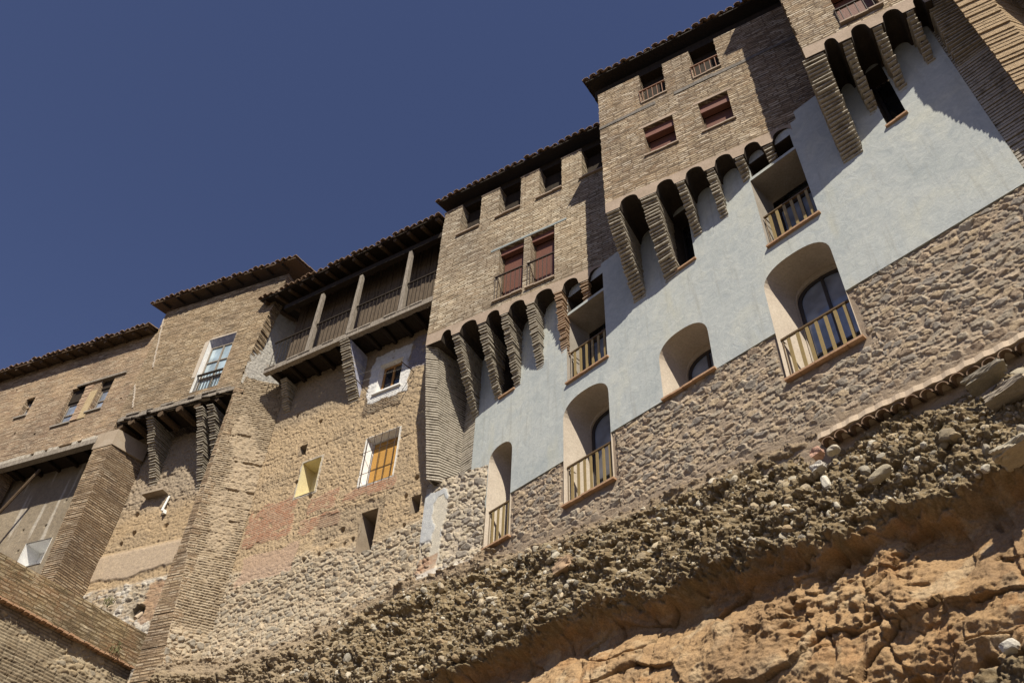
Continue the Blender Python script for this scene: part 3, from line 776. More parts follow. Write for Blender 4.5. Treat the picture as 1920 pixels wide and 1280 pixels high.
mb.build('timber_course', M['woodgrey'], hd_)
mb = MB(); mb.box(D, sD0-.1, sD1, ptD+.002, 24.5, -.5, -.05); mb.build('wall_plate', M['wooddark'], hd_)
dtop = [(-4.62, -4.29), (-3.74, -3.37), (-2.86, -2.66), (-2.15, -1.96), (-1.47, -1.28), (-.83, -.63)]
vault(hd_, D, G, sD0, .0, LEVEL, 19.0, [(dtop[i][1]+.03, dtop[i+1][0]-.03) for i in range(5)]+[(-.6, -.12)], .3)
for i, (a, b) in enumerate(dtop):
    corbel('corbel', hd_, D, a, b, LEVEL-.005, (16.66, 16.6, 17.42, 17.34, 18.05, 18.1)[i], G, p=1.12)
roof(hd_, D, -4.85, 1.3, 24.66, .28, under='wooddark')
for q, (a, b, c, d) in enumerate(((-3.45, -2.66, 20.22, 21.46), (-1.99, -1.24, 20.14, 21.42))):
    f = shutter_window(hd_, D, a, b, c, d, dep=.3, box=.3, label=('left square window with maroon shutter', 'right square window with maroon shutter')[q])
    sill(f, D, a-.05, b+.05, c, w0=-.28, w1=.05, mat='band'); mb = MB(); mb.box(D, a-.12, b+.12, d+.004, d+.09, -.25, .01); mb.build('lintel', M['band'], f)
for a, b in attD:
    f = glazed(hd_, D, rect(a+.01, b-.01, slD+.01, slD+.6), .3, glassm='glassd', framem='woodwarm', mull=1)
    mb = MB(); mb.box(D, a+.01, b-.01, slD+.62, ptD-.01, -.36, -.3); mb.build('transom_panel', M['wooddark'], f)
    railing(f, D, a-.05, b, slD, .5, 5, w=.03, bw=.024, mat='rust', top='rust', thin=True); sill(f, D, a-.03, b+.03, slD, w0=-.26, w1=.04, mat='band')
grey_house(hd_, 0., 5.62, 19.0, [n2, n3], [slotD, rcD, rcD2], [.44, .84, .5])
base_relief(hd_, 0., 5.62, 10.2, [n2, n3], 21)
niche(hd_, n2, 'arched niche without railing, above the stone wall', 0, trans=(), splay=.13)
niche(hd_, n3, 'largest arched niche with golden railing and glass door', 7)
slot(hd_, 2.06, 2.56, 16.87, 18.75, 'narrow dark slit window between corbels')
loggia(hd_, 4.24, 5.40, 15.76, 18.07, 'square balcony opening with golden slat railing', 6)

# ================================================================== HOUSE E
he = thing('brick_house', 'brick house at the upper right corner with one maroon shuttered window and railing', 'house', E.P(0, 10.2))
sE0, zE = E.sz(1507, 100); eS = [E.sz(x, y)[0] for x, y in ((1507, 117), (1549, 108), (1582, 90), (1600, 85), (1637, 55), (1656, 50), (1699, 27), (1717, 22))]
e5 = (E.sz(1738, 5)[0], E.sz(1790, -10)[0])
LE = LEVEL-.02
w1 = E.sz(1580, 45); w2 = E.sz(1650, 11)
print('E', sE0, zE, eS, e5, w1, w2)
sE1 = 1.3
mb = MB(); ez0 = w1[1]; panel(mb, E, toothed(sE0, sE1, 19.0, 25.2, a=.02), [rect(w1[0], w2[0]+.02, ez0, ez0+1.6)], depth=.4, hd=.36); shell(mb, E, sE0, sE1, 18.7, 25.2)
mb.build('wall', M['brick_mixed'], he)
f = shutter_window(he, E, w1[0], w2[0]+.02, ez0, ez0+1.6, box=.2); railing(f, E, w1[0]-.05, w2[0]+.02, ez0, .55, 5, w=.03, bw=.024, mat='iron', top='iron', thin=True); sill(f, E, w1[0]-.05, w2[0]+.07, ez0, w0=-.26, mat='band')
etop = [(eS[0], eS[1]), (eS[2], eS[3]), (eS[4], eS[5]), (eS[6], eS[7])]
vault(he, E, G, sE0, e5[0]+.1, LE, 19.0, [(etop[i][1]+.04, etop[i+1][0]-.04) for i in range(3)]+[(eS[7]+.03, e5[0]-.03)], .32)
for i, (a, b) in enumerate(etop): corbel('corbel', he, E, a, b, LE-.005, (16.5, 17.4, 17.45, 17.6)[i], G, p=1.1)
corbel('corbel', he, E, e5[0], e5[1]+.15, 19.6, 17.0, G, p=1.6)
roof(he, E, sE0-.2, sE1, 25.6, .28)
grey_house(he, 5.62, GR+.1, 19.3, [], [slotE], [.44])
base_relief(he, 5.62, 8.66, 9.9, [], 41); base_relief(he, 8.66, 10.5, 9.9, [], 41)
slot(he, 7.18, 7.58, 16.83, 18.8, 'narrow dark slit window between corbels')

# ================================================================== HOUSE F (coursed wall and the tall tapering buttress at the right)
hf = thing('brick_house', 'dark brick house end with a sunlit leaning buttress at the right edge', 'house', G.P(9.4, 10.2))
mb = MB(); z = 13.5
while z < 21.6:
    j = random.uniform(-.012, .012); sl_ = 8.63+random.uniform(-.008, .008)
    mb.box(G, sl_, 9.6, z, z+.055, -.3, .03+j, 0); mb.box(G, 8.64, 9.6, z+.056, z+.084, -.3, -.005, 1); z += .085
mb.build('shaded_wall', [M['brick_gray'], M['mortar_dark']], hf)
mb = MB(); z = 10.0
while z < 22:
    w_ = max(.12, .32+(z-14.4)*.168) if z < 18.5 else 1.01; j = random.uniform(-.014, .014); sl_ = 9.25+random.uniform(-.01, .01)
    p1 = G.P(sl_, 0, w_+j); p2 = p1+C.r*.5
    p3 = G.P(10.1, 0, -.2); p4 = G.P(9.25, 0, -.2)
    mb.prism([p1, p2, p3, p4], z, z+.0848, 2); z += .085
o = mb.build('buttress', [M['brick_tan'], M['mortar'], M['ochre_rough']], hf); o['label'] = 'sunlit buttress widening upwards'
mb = MB(); mb.box(G, 9.9, 12.5, 13.52, 22, -.3, -.02); mb.build('rear_wall', M['brick_tan'], hf)
mb = MB(); mb.box(G, 9.95, 12.5, 18.6, 22, -.019, 1.3); mb.build('jetty', M['band'], hf)
corbel('corbel', hf, Plane(-41.3, G.P(0, 0, 1.3)), 10.35, 10.75, 18.58, 16.2, G)
mb = MB(); mb.box(G, 8.56, 12.5, 9.6, 13.49, -.3, .0); mb.build('stone_base', M['mortar'], hf)

# ================================================================== GALLERY HOUSE
hg = thing('gallery_house', 'old ochre earth house with open wooden gallery under a sagging tiled roof', 'house', H.P(-8.6, 11.5))
gs0, gs1 = -12.1, -5.48
mb = MB(); mb.box(GF, gs0, gs1, 20.70, 20.86, -.16, 0); 
for i in range(14): # plank edge above the beam
    a = gs0+(gs1-gs0)*i/14; mb.box(GF, a+.01, a+(gs1-gs0)/14-.02, 20.864, 20.90+random.uniform(0, .03), -.3, random.uniform(-.02, .03))
o = mb.build('floor_beam', M['woodold'], hg)
mb = MB(); mb.box(GF, gs0, gs1, 20.875, 20.93, -1.35, -.31); 
for i in range(11):
    s_ = gs0+.3+i*.6; mb.bar(GF.P(s_, 20.79, -.17), GF.P(s_, 20.79, -1.3), .075, jit=.05)
mb.build('gallery_floor', M['wooddark'], hg)
for (s_, top) in ((-6.8, 23.72), (-8.76, 23.66), (-10.38, 23.62)):
    mb = MB(); a = Vector(GF.P(s_, 20.93, -.09)); b = Vector(GF.P(s_, top, -.09))
    w_ = .075; mb.hexa([GF.P(s_-w_, 20.93, 0), GF.P(s_+w_, 20.93, 0), GF.P(s_+w_, 20.93, -.15), GF.P(s_-w_, 20.93, -.15), GF.P(s_-w_*.7, top, -.01), GF.P(s_+w_*.8, top, -.01), GF.P(s_+w_*.8, top, -.13), GF.P(s_-w_*.7, top, -.13)])
    mb.build('post', M['woodold'], hg)
mb = MB(); mb.box(GF, gs0, gs1, 23.73, 23.95, -.2, -.0); 
mb.box(GF, gs0, gs1, 23.96, 24.3, -.25, -.2); mb.build('top_plate', M['wooddark'], hg)
for (a, b) in ((-12.07, -10.46), (-10.3, -8.84), (-8.68, -6.88), (-6.72, -5.5)):
    mb = MB(); mb.box(GF, a, b, 22.10, 22.15, -.1, -.05)
    k = int((b-a)/.15)
    for i in range(k): s_ = a+(b-a)*(i+.5)/k; mb.bar(GF.P(s_, 20.94, -.075), GF.P(s_, 22.1, -.075), .011, n=5)
    mb.build('railing', M['woodbrown'] if 0 else M['wooddark'], hg)
mb = MB(); k = 52
for i in range(k): # boarded rear wall of the gallery
    a = gs0+(gs1-gs0)*i/k; mb.box(GF, a+.006, a+(gs1-gs0)/k-.004, 20.93, 24.6, -.78, -.70+random.uniform(-.014, .014))
mb.build('board_wall', M['boards'], hg)
r = roof(hg, GF, -13.0, gs1-.02, 24.32, .38, back=4, slope=16, rafters=.55, under='wooddark', zjit=.04)
corb = corbel('corbel', hg, GF, -9.02, -8.66, 20.68, 18.85, H, mat='brick_gray', p=1.05, label='brick corbel with a blue washed right side')
mb = MB(); N_ = 14
for i in range(N_): # blue washed side of that corbel
    u0, u1 = i/N_, (i+1)/N_; za, zb_ = 20.66-1.76*u0, 20.66-1.76*u1; f0, f1 = -.97*u0**1.05-.03, -.97*u1**1.05-.03
    mb.quad(GF.P(-8.645, zb_, -.99), GF.P(-8.645, za, -.99), GF.P(-8.645, za, f0-.03), GF.P(-8.645, zb_, f1-.03))
mb.build('side_wash', M['bluewash'], corb)
corbel('corbel', hg, Plane(-57.5, GF.P(0, 0, -.45)), -11.75, -11.5, 20.66, 19.5, H, p=1.1, label='shaded brick corbel beside the large buttress')
# ochre wall relief
RW = dict(white=(-8.05, -7.16, 18.82, 19.98), ora=(-7.98, -6.88, 15.5, 17.12), yel=(-10.27, -9.6, 15.93, 17.1), hole=(-7.72, -7.13, 13.37, 14.56))
def rw(q, dw=0): return RW[q]
# recompute on the real plane
def hrect(pts):
    v = [H.sz(*p) for p in pts]; return ((v[0][0]+v[3][0])/2, (v[1][0]+v[2][0])/2, (v[2][1]+v[3][1])/2, (v[0][1]+v[1][1])/2)
RW = dict(white=hrect([(712, 690), (755, 668), (750, 720), (705, 740)]), ora=hrect([(685, 825), (745, 803), (742, 888), (675, 912)]),
          yel=hrect([(570, 868), (603, 857), (590, 920), (553, 932)]), hole=hrect([(669, 968), (707, 952), (700, 1030), (676, 1035)]), nook=hrect([(562, 842), (579, 828), (573, 850), (560, 855)]))
print(RW)
PIT = [H.sz(*p) for p in ((760, 930), (757, 985), (745, 1000), (780, 895), (640, 992), (555, 905), (580, 930), (610, 1010), (570, 1050), (597, 1040), (620, 1022), (645, 1020), (660, 1010), (557, 780), (600, 790), (775, 950))]
BIGH = hrect([(764, 938), (788, 925), (790, 950), (775, 970)])
def hfn(S, Z):
    h, R = earth(S, Z, 100)
    # rubble masonry below
    hs, Rs = stonewall(S, Z, .20, .115, 55, .05, base=(.50, .405, .295), pal=((.45, .39, .30), (.50, .43, .325), (.40, .36, .295), (.54, .45, .33)), cover=.14)
    line = np.interp(S, [H.sz(452, 1065)[0], H.sz(600, 1035)[0], H.sz(700, 1010)[0], H.sz(800, 965)[0]], [H.sz(452, 1065)[1], H.sz(600, 1035)[1], H.sz(700, 1010)[1], H.sz(800, 965)[1]])
    t = sst(-.15, .15, line-Z+.5*(fbm(S*1.5, Z*1.5, 7)-.5))
    h = h*(1-t)+hs*t; R = R*(1-t[..., None])+Rs*t[..., None]
    # red brick patches
    m, idr = courses(S, Z, .065, 33)
    def patch(pts, k):
        s0, s1, z0, z1 = hrect(pts); return inrect(S, Z, s0, s1, z0, z1, .06, k)
    pt_ = np.maximum.reduce([patch([(475, 955), (560, 925), (545, 1005), (450, 1025)], 1), patch([(588, 935), (640, 912), (620, 950), (570, 970)], 2)*.9, patch([(640, 930), (745, 885), (740, 905), (640, 950)], 3), patch([(565, 975), (640, 955), (625, 985), (560, 1000)], 4)])
    pt_ = pt_*sst(.36, .5, fbm(S*4, Z*6, 44)+.12)
    red = colmix((.46, .22, .13), (.50, .32, .21), idr)
    rb = red*m[..., None]+np.array((.42, .33, .25))*(1-m[..., None])
    R = R*(1-pt_[..., None])+rb*pt_[..., None]; h = h*(1-pt_*.7)+pt_*m*.012
    # pinkish smooth patch low on the left
    s0, s1, z0, z1 = hrect([(450, 1045), (560, 1020), (545, 1065), (450, 1100)]); q = inrect(S, Z, s0, s1, z0, z1, .1, 9)*.8
    R = colmix_arr(R, (.50, .36, .27), q); h = h*(1-q*.8)
    # grey brown bands (upper edge, weathered)
    up = sst(18.75, 19.3, Z+.3*(fbm(S*2, Z*2, 3)-.5)); R = colmix_arr(R, (.33, .27, .20), up*.75)
    gb = inrect(S, Z, H.sz(590, 1000)[0], H.sz(720, 930)[0], H.sz(640, 1000)[1]-.1, H.sz(640, 960)[1]+.05, .15, 12); R = colmix_arr(R, (.34, .275, .2), gb*.6); h = h-.03*gb
    # old bricks below the white window
    a0, a1, b0, b1 = RW['white']; q = inrect(S, Z, a0-.3, a1+.15, b0-.75, b0+.0, .05, 14)
    m3, id3 = courses(S, Z, .07, 61); rb = colmix((.34, .25, .17), (.48, .40, .30), id3)*(m3[..., None]*.6+.4)
    R = R*(1-q[..., None])+rb*q[..., None]; h = h*(1-q*.5)+q*m3*.03
    ww = inrect(S, Z, a0-.28, a1+.3, b0-.32, b1+.5, .05, 15)*sst(.3, .5, fbm(S*5, Z*5, 71)+.2); R = colmix_arr(R, (.74, .74, .74), ww); h = h*(1-ww*.6)+.01*ww
    bl = inrect(S, Z, a1+.25, a1+1.0, b0+.45, b1+.7, .08, 16)*sst(.4, .6, fbm(S*4, Z*4, 72)+.1); R = colmix_arr(R, (.27, .27, .36), bl*.7)
    # light plaster collars round the small windows
    for kk, (c_, wd) in dict(yel=((.52, .47, .40), .07), ora=((.62, .60, .57), .045)).items():
        a0, a1, b0, b1 = RW[kk]; d = np.maximum(np.maximum(a0-S, S-a1), np.maximum(b0-Z, Z-b1)); q = (d < wd+.05*(fbm(S*8, Z*8, 81)-.5)).astype(float); R = colmix_arr(R, c_, q); h = h*(1-q*.7)+.01*q
    for i, (a, b) in enumerate(PIT):
        rr = .035+.05*hsh(i, 3); d = np.sqrt(((S-a)*(1+.5*hsh(i, 1)))**2+(Z-b)**2); h = h-.16*(1-sst(rr*.5, rr*1.5, d))
    # bulge where the bottom meets the rock
    h = h+.25*sst(0, 1.8, 12.6-Z)
    return h, R
def hmask(S, Z):
    ok = np.ones(S.shape, bool)
    for a0, a1, b0, b1 in list(RW.values())+[BIGH]: ok &= ~((S > a0) & (S < a1) & (Z > b0) & (Z < b1))
    return ok
hs0 = H.sz(514, 800)[0]-.35
relief('earth_wall', planemap(H), hs0, -5.5, 10.8, 20.9, .0155, hfn, M['tint'], hg, hmask)
def recess(parent, W, r, dep, mat, name, label=None, back=None, splay=0., w=.02):
    a0, a1, b0, b1 = r; a0 -= .012; a1 += .012; b0 -= .012; b1 += .012; mb = MB()
    A = [(a0, b0), (a1, b0), (a1, b1), (a0, b1)]; Bk = [(a0+splay, b0+.0), (a1, b0), (a1, b1-splay*.4), (a0+splay, b1-splay*.4)]
    for i in range(4):
        p, q = A[i], A[(i+1) % 4]; bp, bq = Bk[i], Bk[(i+1) % 4]
        mb.quad(W.P(p[0], p[1], w), W.P(q[0], q[1], w), W.P(bq[0], bq[1], -dep), W.P(bp[0], bp[1], -dep), 0)
    mb.quad(*[W.P(p[0], p[1], -dep) for p in Bk], 1 if back else 0)
    o = mb.build(name, [M[mat]]+([M[back]] if back else []), parent)
    if label: o['label'] = label
    return o
recess(hg, H, RW['yel'], .5, 'yellow', 'niche', 'pale yellow plastered window recess')
recess(hg, H, RW['hole'], .6, 'plast', 'opening', 'dark unglazed hole in the rubble', back='dark')
recess(hg, H, RW['nook'], .3, 'plast', 'opening', 'small broken hole above the yellow recess', back='dark')
recess(hg, H, BIGH, .35, 'plast', 'opening', 'broken hole near the tall buttress', back='dark')
o = recess(hg, H, RW['ora'], .3, 'white', 'window', 'window with orange blind behind iron bars', splay=.1)
a0, a1, b0, b1 = RW['ora']; mb = MB(); mb.box(H, a0+.1, a1+.01, b0, b1-.06, -.28, -.25); mb.build('blind', M['blind'], o)
mb = MB()
for i in range(5): s_ = a0+(a1-a0)*(i+.3)/4.6; mb.bar(H.P(s_, b0-.04, .05), H.P(s_, b1+.02, .05), .011, n=5)
for z_ in (b0+.35, b0+1.1): mb.bar(H.P(a0+.02, z_, .05), H.P(a1-.02, z_, .05), .009, n=5)
mb.build('bars', M['iron'], o)
o = recess(hg, H, RW['white'], .2, 'white', 'window', 'small window in a whitewashed surround', splay=.06)
a0, a1, b0, b1 = RW['white']; glazed(o, H, rect(a0+.06, a1-.01, b0+.01, b1-.03), .13, .06, 'glassd', 'woodwarm', mull=1, name='casement')
mb = MB(); mb.box(H, a0-.1, a1+.1, b0-.05, b0, -.1, .09); mb.build('sill', M['white'], o)

# ---- large brick buttress between the gallery house and house B
hb = thing('brick_house', 'brick house with a high tiled roof and blue trimmed window above a ruined balcony', 'house', B.P(-3, 11))
bt = thing('buttress', 'large earth and brick buttress rising between the two oldest houses', 'buttress', B.P(-.5, 11))
J = H.P(H.sz(514, 800)[0]); 
def bcorner(z): return np.interp(z, [10.5, 12.1, 14.2, 14.4, 16.5, 21, 26], [-.15, -.36, -.6, -.72, -.82, -.95, -.95])
def bmap(S, Z, Hh):
    sc = bcorner(Z); ax = B.p[0]+B.r[0]*sc; ay = B.p[1]+B.r[1]*sc
    bx = J[0]; by = J[1]; u = S
    dx, dy = bx-ax, by-ay; L = np.hypot(dx, dy); ox, oy = dy/L, -dx/L
    return np.stack([ax+dx*u+ox*Hh, ay+dy*u+oy*Hh, Z], -1)
def bfn(S, Z):
    s = S*1.4
    h, R = earth(s+50, Z-S*.15, 300, c=(.45, .365, .265), rough=1.3)
    m, idr = courses(s, Z-S*.1, .075, 71); brk = sst(.33, .52, fbm(s*1.2, Z*.8, 310)+.35*sst(.16, .0, S)+.2*sst(13.6, 14.4, Z)*(1-sst(14.5, 15, Z))+.22*sst(14.1, 13.2, Z)+.3*sst(19.3, 20.2, Z))
    rb = colmix((.38, .30, .21), (.54, .45, .335), idr)*(m*.4+.6)[..., None]
    R = R*(1-brk[..., None])+rb*brk[..., None]; h = h*(1-brk*.4)+brk*m*.03
    z2 = (Z-S*.12)/1.02+.3; fr = z2-np.floor(z2); gap = np.exp(-((fr-.5)/.03)**2)*(fbm(s*3, Z*.8, 315) > .54)*(1-brk); h = h-.07*gap; R = colmix_arr(R, (.22, .16, .1), gap*.6)
    hs, Rs = stonewall(s, Z, .25, .16, 91, .06, base=(.48, .38, .27), pal=((.44, .38, .29), (.50, .42, .31), (.38, .345, .29)))
    t = sst(12.5, 11.9, Z+.4*(fbm(s*2, Z*2, 320)-.5)); h = h*(1-t)+hs*t; R = R*(1-t[..., None])+Rs*t[..., None]
    h = h*sst(0, .03, S)+(1-sst(0, .06, S))*0; return h, R
me_ = relief('side_face', bmap, 0., 1., 10.5, 20.9, .015, bfn, M['tint'], bt, None)
# front strip of coursed brick
mb = MB(); z = 10.6; i = 0
while z < 20.95:
    c = float(bcorner(z)); l = -1.0-(.05 if z < 14.3 else 0); dz = .085; j = random.uniform(-.012, .014)
    
    a = B.P(l, 0, j); b = B.P(c+random.uniform(-.01, .03), 0, j)
    kk = (J-b); kk = kk/np.linalg.norm(kk); b2 = b+kk*.45; e_ = B.P(l, 0, -.75)
    mb.prism([a, b, b+kk*.25, e_], z, z+dz*.86, 0)
    a = B.P(l+.01, 0, j-.012); b = B.P(c-.012, 0, j-.012); mb.prism([a, b, b+kk*.25, e_], z+dz*.86+.001, z+dz-.001, 1)
    z += dz
mb.build('front_courses', [M['brick_pier'], M['mortar']], bt)

# ================================================================== HOUSE B
bs0 = -5.75
bz0 = 20.45
win = (-3.22, -1.78, 20.72, 23.3)
v = [B.sz(*p) for p in ((386, 645), (440, 620), (413, 722), (362, 732))]
win = ((v[0][0]+v[3][0])/2, (v[1][0]+v[2][0])/2, (v[2][1]+v[3][1])/2, (v[0][1]+v[1][1])/2); print('Bwin', win)
phB = []
for x_, y_, r_ in ((330, 640, .04), (300, 720, .045)):
    a_, b_ = B.sz(x_, y_); phB.append([(a_-r_, b_-r_*.6), (a_+r_, b_-r_*.4), (a_+r_*.8, b_+r_*.6), (a_-r_*.7, b_+r_*.5)])
right = []
zz = bz0
while zz < 25.75:
    s_ = np.interp(zz, [20.4, 23.4, 25.6], [-.93, -.68, -.32])+random.uniform(-.02, .02); right += [(s_, zz), (s_, min(zz+.09, 25.8))]; zz += .09
mb = MB(); panel(mb, B, [(bs0, bz0)]+right+[(bs0, 25.8)], [rect(*win)]+phB, depth=.4, hd=.3)
mb.box(B, bs0+.01, bs0+.3, bz0, 25.7, -4.5, -.41); mb.box(B, bs0+.01, -.6, bz0, 25.7, -4.8, -4.51)
mb.build('wall', M['brick_tan'], hb)
mb = MB()
for x0, y0, x1, y1 in ((305, 602, 285, 690), (252, 725, 247, 765)):
    a = B.sz(x0, y0); c = B.sz(x1, y1); zz_ = c[1]
    while zz_ < a[1]:
        t_ = (zz_-c[1])/(a[1]-c[1]); s_ = c[0]+(a[0]-c[0])*t_+random.uniform(-.015, .015); mb.box(B, s_, s_+.05, zz_, zz_+.13, -.05, .02+random.uniform(0, .012)); zz_ += .13
    mb.build('mortar_seam', M['cream'], hb); mb = MB()

# right return: white plaster low, brick gable high
pa = B.P(-.62, 0); pb = B.P(-.0, 0, -4.5)
mapf, L_ = twoptmap(B.P(-.82), B.P(-.28, 0, -4.6))
def rfn(S, Z):
    h, R = earth(S+9, Z, 400, (.50, .40, .28)); t = sst(24.9, 24.3, Z+.5*(fbm(S*2, Z*2, 5)-.5))
    R = colmix_arr(R, (.58, .56, .52), t*sst(.3, .5, fbm(S*2, Z*3, 6)+.12)); h = h*(1-t*.7)*1.6
    m, idr = courses(S, Z, .09, 75); b = sst(24.5, 24.9, Z+.4*(fbm(S*2, Z*2, 15)-.5)); R = R*(1-b[..., None])+(colmix((.36, .27, .18), (.52, .44, .33), idr)*(m*.5+.5)[..., None])*b[..., None]; h = h+b*m*.03
    return h, R
relief('side_wall', mapf, 0., 4.5, 20.6, 25.95, .025, rfn, M['tint'], hb, lambda S, Z: Z < 25.75+S*.29)
roof(hb, B, -6.2, .16, 26.0, .42, back=4.6, slope=17, under='woodbrown', rafters=.0)
mb = MB()

for i in range(9):
    mb = MB(); mb.bar(B.P(-5.7+i*.66, 25.92, .36), B.P(-5.7+i*.66, 26.05, -.05), .04); mb.build('rafter', M['wooddark'], hb)
# window with blue splay
o = MB(); a0, a1, b0, b1 = win
mb = MB(); dep = .22
A = rect(*win); Bk = [(a0+.02, b0), (a1, b0), (a1, b1-.22), (a0+.02, b1-.22)]
for i, mm in ((2, 1), (3, 0), (1, 0)):
    p, q = A[i], A[(i+1) % 4]; bp, bq = Bk[i], Bk[(i+1) % 4]
    mb.quad(B.P(p[0], p[1], .004), B.P(q[0], q[1], .004), B.P(bq[0], bq[1], -dep), B.P(bp[0], bp[1], -dep), mm)
f = mb.build('window', [M['white'], M['bluewash']], hb); f['label'] = 'tall pale curtained window with blue painted head'
mb = MB(); d_ = .2
mb.add([B.P(a0-.16, b0+.7, .012), B.P(a0-.001, b0+.7, .012), B.P(a0-.001, b1+.0, .012), B.P(a1, b1+.001, .012), B.P(a1, b1+.05, .012), B.P(a0+.1, b1+.08, .012), B.P(a0-.18, b1-.05, .012)], [(0, 1, 2, 6), (2, 3, 4, 5, 6)])
mb.build('surround', M['cream'], f)
glazed(f, B, rect(a0+.03, a1-.01, b0+.02, b1-.24), .17, .05, 'glasscurt', 'woodold', mull=1, trans=(.3, .33, .66), name='casement')
mb = MB(); mb.box(B, a0, a1, b0+.78, b0+.84, -.1, -.04)
for i in range(9): s_ = a0+(a1-a0)*(i+.5)/9; mb.bar(B.P(s_, b0, -.06), B.P(s_, b0+.8, -.06), .012, n=5)
mb.build('railing', M['wooddark'], f)
# ruined balcony edge: beams and joist ends
mb = MB(); mb.box(B, -5.65, -1.0, 20.30, 20.44, -.12, .04); mb.build('edge_beam', M['woodold'], hb)
mb = MB()
for i in range(16):
    a = -5.6+i*.28; mb.box(B, a, a+.26, 20.45+random.uniform(0, .02), 20.5+random.uniform(0, .05), -.3, random.uniform(-.0, .09))
mb.build('edge_boards', M['woodold'], hb)
mb = MB()
for i in range(15):
    a = -5.6+i*.31+random.uniform(-.08, .08); zj = 20.28+random.uniform(-.03, .03); l = random.uniform(.25, .7)
    mb.bar(B.P(a, zj, random.uniform(-.05, .1)), B.P(a+l, zj+random.uniform(-.1, .06), random.uniform(-.25, .02)), random.uniform(.03, .055), n=5, jit=.2)
o = mb.build('broken_laths', M['wooddark'], hb); o['kind'] = 'stuff'
for x, y, r_ in ((248, 788, .16), (303, 770, .13), (340, 755, .15), (372, 745, .15), (408, 737, .09), (222, 800, .14)):
    s_, z_ = B.sz(x, y); z_ = 20.16; mb = MB(); mb.bar(B.P(s_, z_, .0+random.uniform(-.08, .05)), B.P(s_+.02, z_+.03, -.85), r_*.85, n=8, jit=.12); mb.build('joist', M['woodbrown'], hb)
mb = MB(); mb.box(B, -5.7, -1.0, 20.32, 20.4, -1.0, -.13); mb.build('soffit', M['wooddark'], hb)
blow = [((-2.38, -2.13), 17.5), ((-1.98, -1.72), 18.1), ((-4.46, -4.18), 18.2)]
for (a, b), zb in blow: corbel('corbel', hb, B, a, b, 20.0 if a > -2.5 else 20.2, zb, BL, p=.9, dz=.075)
BP = [BL.sz(*p) for p in ((250, 1000), (255, 965), (305, 955), (310, 985), (225, 1020))]
def blfn(S, Z):
    h, R = earth(S+30, Z, 500, (.46, .345, .22)); g_ = sst(16.9, 17.6, Z+.4*(fbm(S*2, Z*2, 9)-.5)); R = colmix_arr(R, (.36, .30, .235), g_*.8); h = h*(1+g_*.7)
    bs, bz = BL.sz(250, 1060); q = sst(-.1, .1, BL.sz(200, 1050)[1]+.25*(S-BL.sz(200, 1050)[0])*.0-Z+.15)*sst(0, .1, Z-BL.sz(240, 1075)[1]+.3*(fbm(S*1.5, Z*0, 4))); R = colmix_arr(R, (.50, .40, .30), q); h = h*(1-q*.8)+.045*q
    low = sst(0, .2, BL.sz(240, 1090)[1]-Z+.3*(fbm(S*1.5, Z*1.5, 14)-.5)); hs, Rs = stonewall(S, Z, .2, .12, 95, .05, base=(.45, .38, .29)); h = h*(1-low)+hs*low; R = R*(1-low[..., None])+Rs*low[..., None]
    wp = low*sst(.54, .64, fbm(S*3, Z*3, 21))*.7; R = colmix_arr(R, (.62, .59, .54), wp)
    a, b = BL.sz(285, 1105); rr = inrect(S, Z, a-.12, a+.5, b-1.0, b+.25, .05, 30)*.75; m, idr = courses(S, Z, .06, 78); R = R*(1-rr[..., None])+(colmix((.42, .25, .15), (.50, .34, .22), idr)*(m*.4+.6)[..., None])*rr[..., None]; h = h*(1-rr*.7)
    for i, (a, b) in enumerate(BP): d = np.hypot(S-a, Z-b); h = h-.14*(1-sst(.04, .12, d))
    a, b = BL.sz(258, 1148); d = np.hypot((S-a), (Z-b)); h = h-.4*(1-sst(.2, .25, d)); R = colmix_arr(R, (.035, .03, .025), 1-sst(.2, .3, d+.06*fbm(S*9, Z*9, 33)))  # round hole: colour near-black inside, fading past its rim
    return h, R
relief('lower_wall', planemap(BL), -6.4, -.2, 11.2, 20.2, .022, blfn, M['tint'], hb, None)
mb = MB(); s_, z_ = BL.sz(290, 925, .15); mb.box(BL, s_-.42, s_+.42, z_-.02, z_+.06, -.05, .28); mb.build('broken_ledge', M['plast'], hb)
# down pipe ends and tile shard under B
s_, z_ = BL.sz(313, 945)
pp = thing('drain_pipe', 'short pale broken drain pipe hanging below the plaster ledge', 'drain pipe', BL.P(s_, z_-.4, .08))
mb = MB(); mb.bar(BL.P(s_+.05, z_+.25, .06), BL.P(s_, z_-.3, .1), .035, n=8); mb.build('pipe', M['white'], pp)
mb = MB(); mb.hexa([BL.P(s_+.0, z_-.42, .04), BL.P(s_+.12, z_-.42, .14), BL.P(s_+.14, z_-.4, .02), BL.P(s_+.02, z_-.4, 0), BL.P(s_, z_-.28, .06), BL.P(s_+.1, z_-.28, .14), BL.P(s_+.12, z_-.27, .02), BL.P(s_+.02, z_-.27, 0)]); mb.build('elbow', M['white'], pp)
s_, z_ = BL.sz(258, 1148)
pv = thing('clay_pipe', 'clay pipe end inside the round black hole near the buttress foot', 'pipe', BL.P(s_, z_-.1))
mb = MB(); mb.bar(BL.P(s_, z_-.18, .0), BL.P(s_+.03, z_+.08, -.16), .075, n=12, r2=.055); mb.build('pipe', M['beige'], pv)
mb = MB(); mb.bar(BL.P(s_-.06, z_-.14, .02), BL.P(s_-.02, z_+.12, -.08), .012, n=6); mb.build('rod', M['iron'], pv)

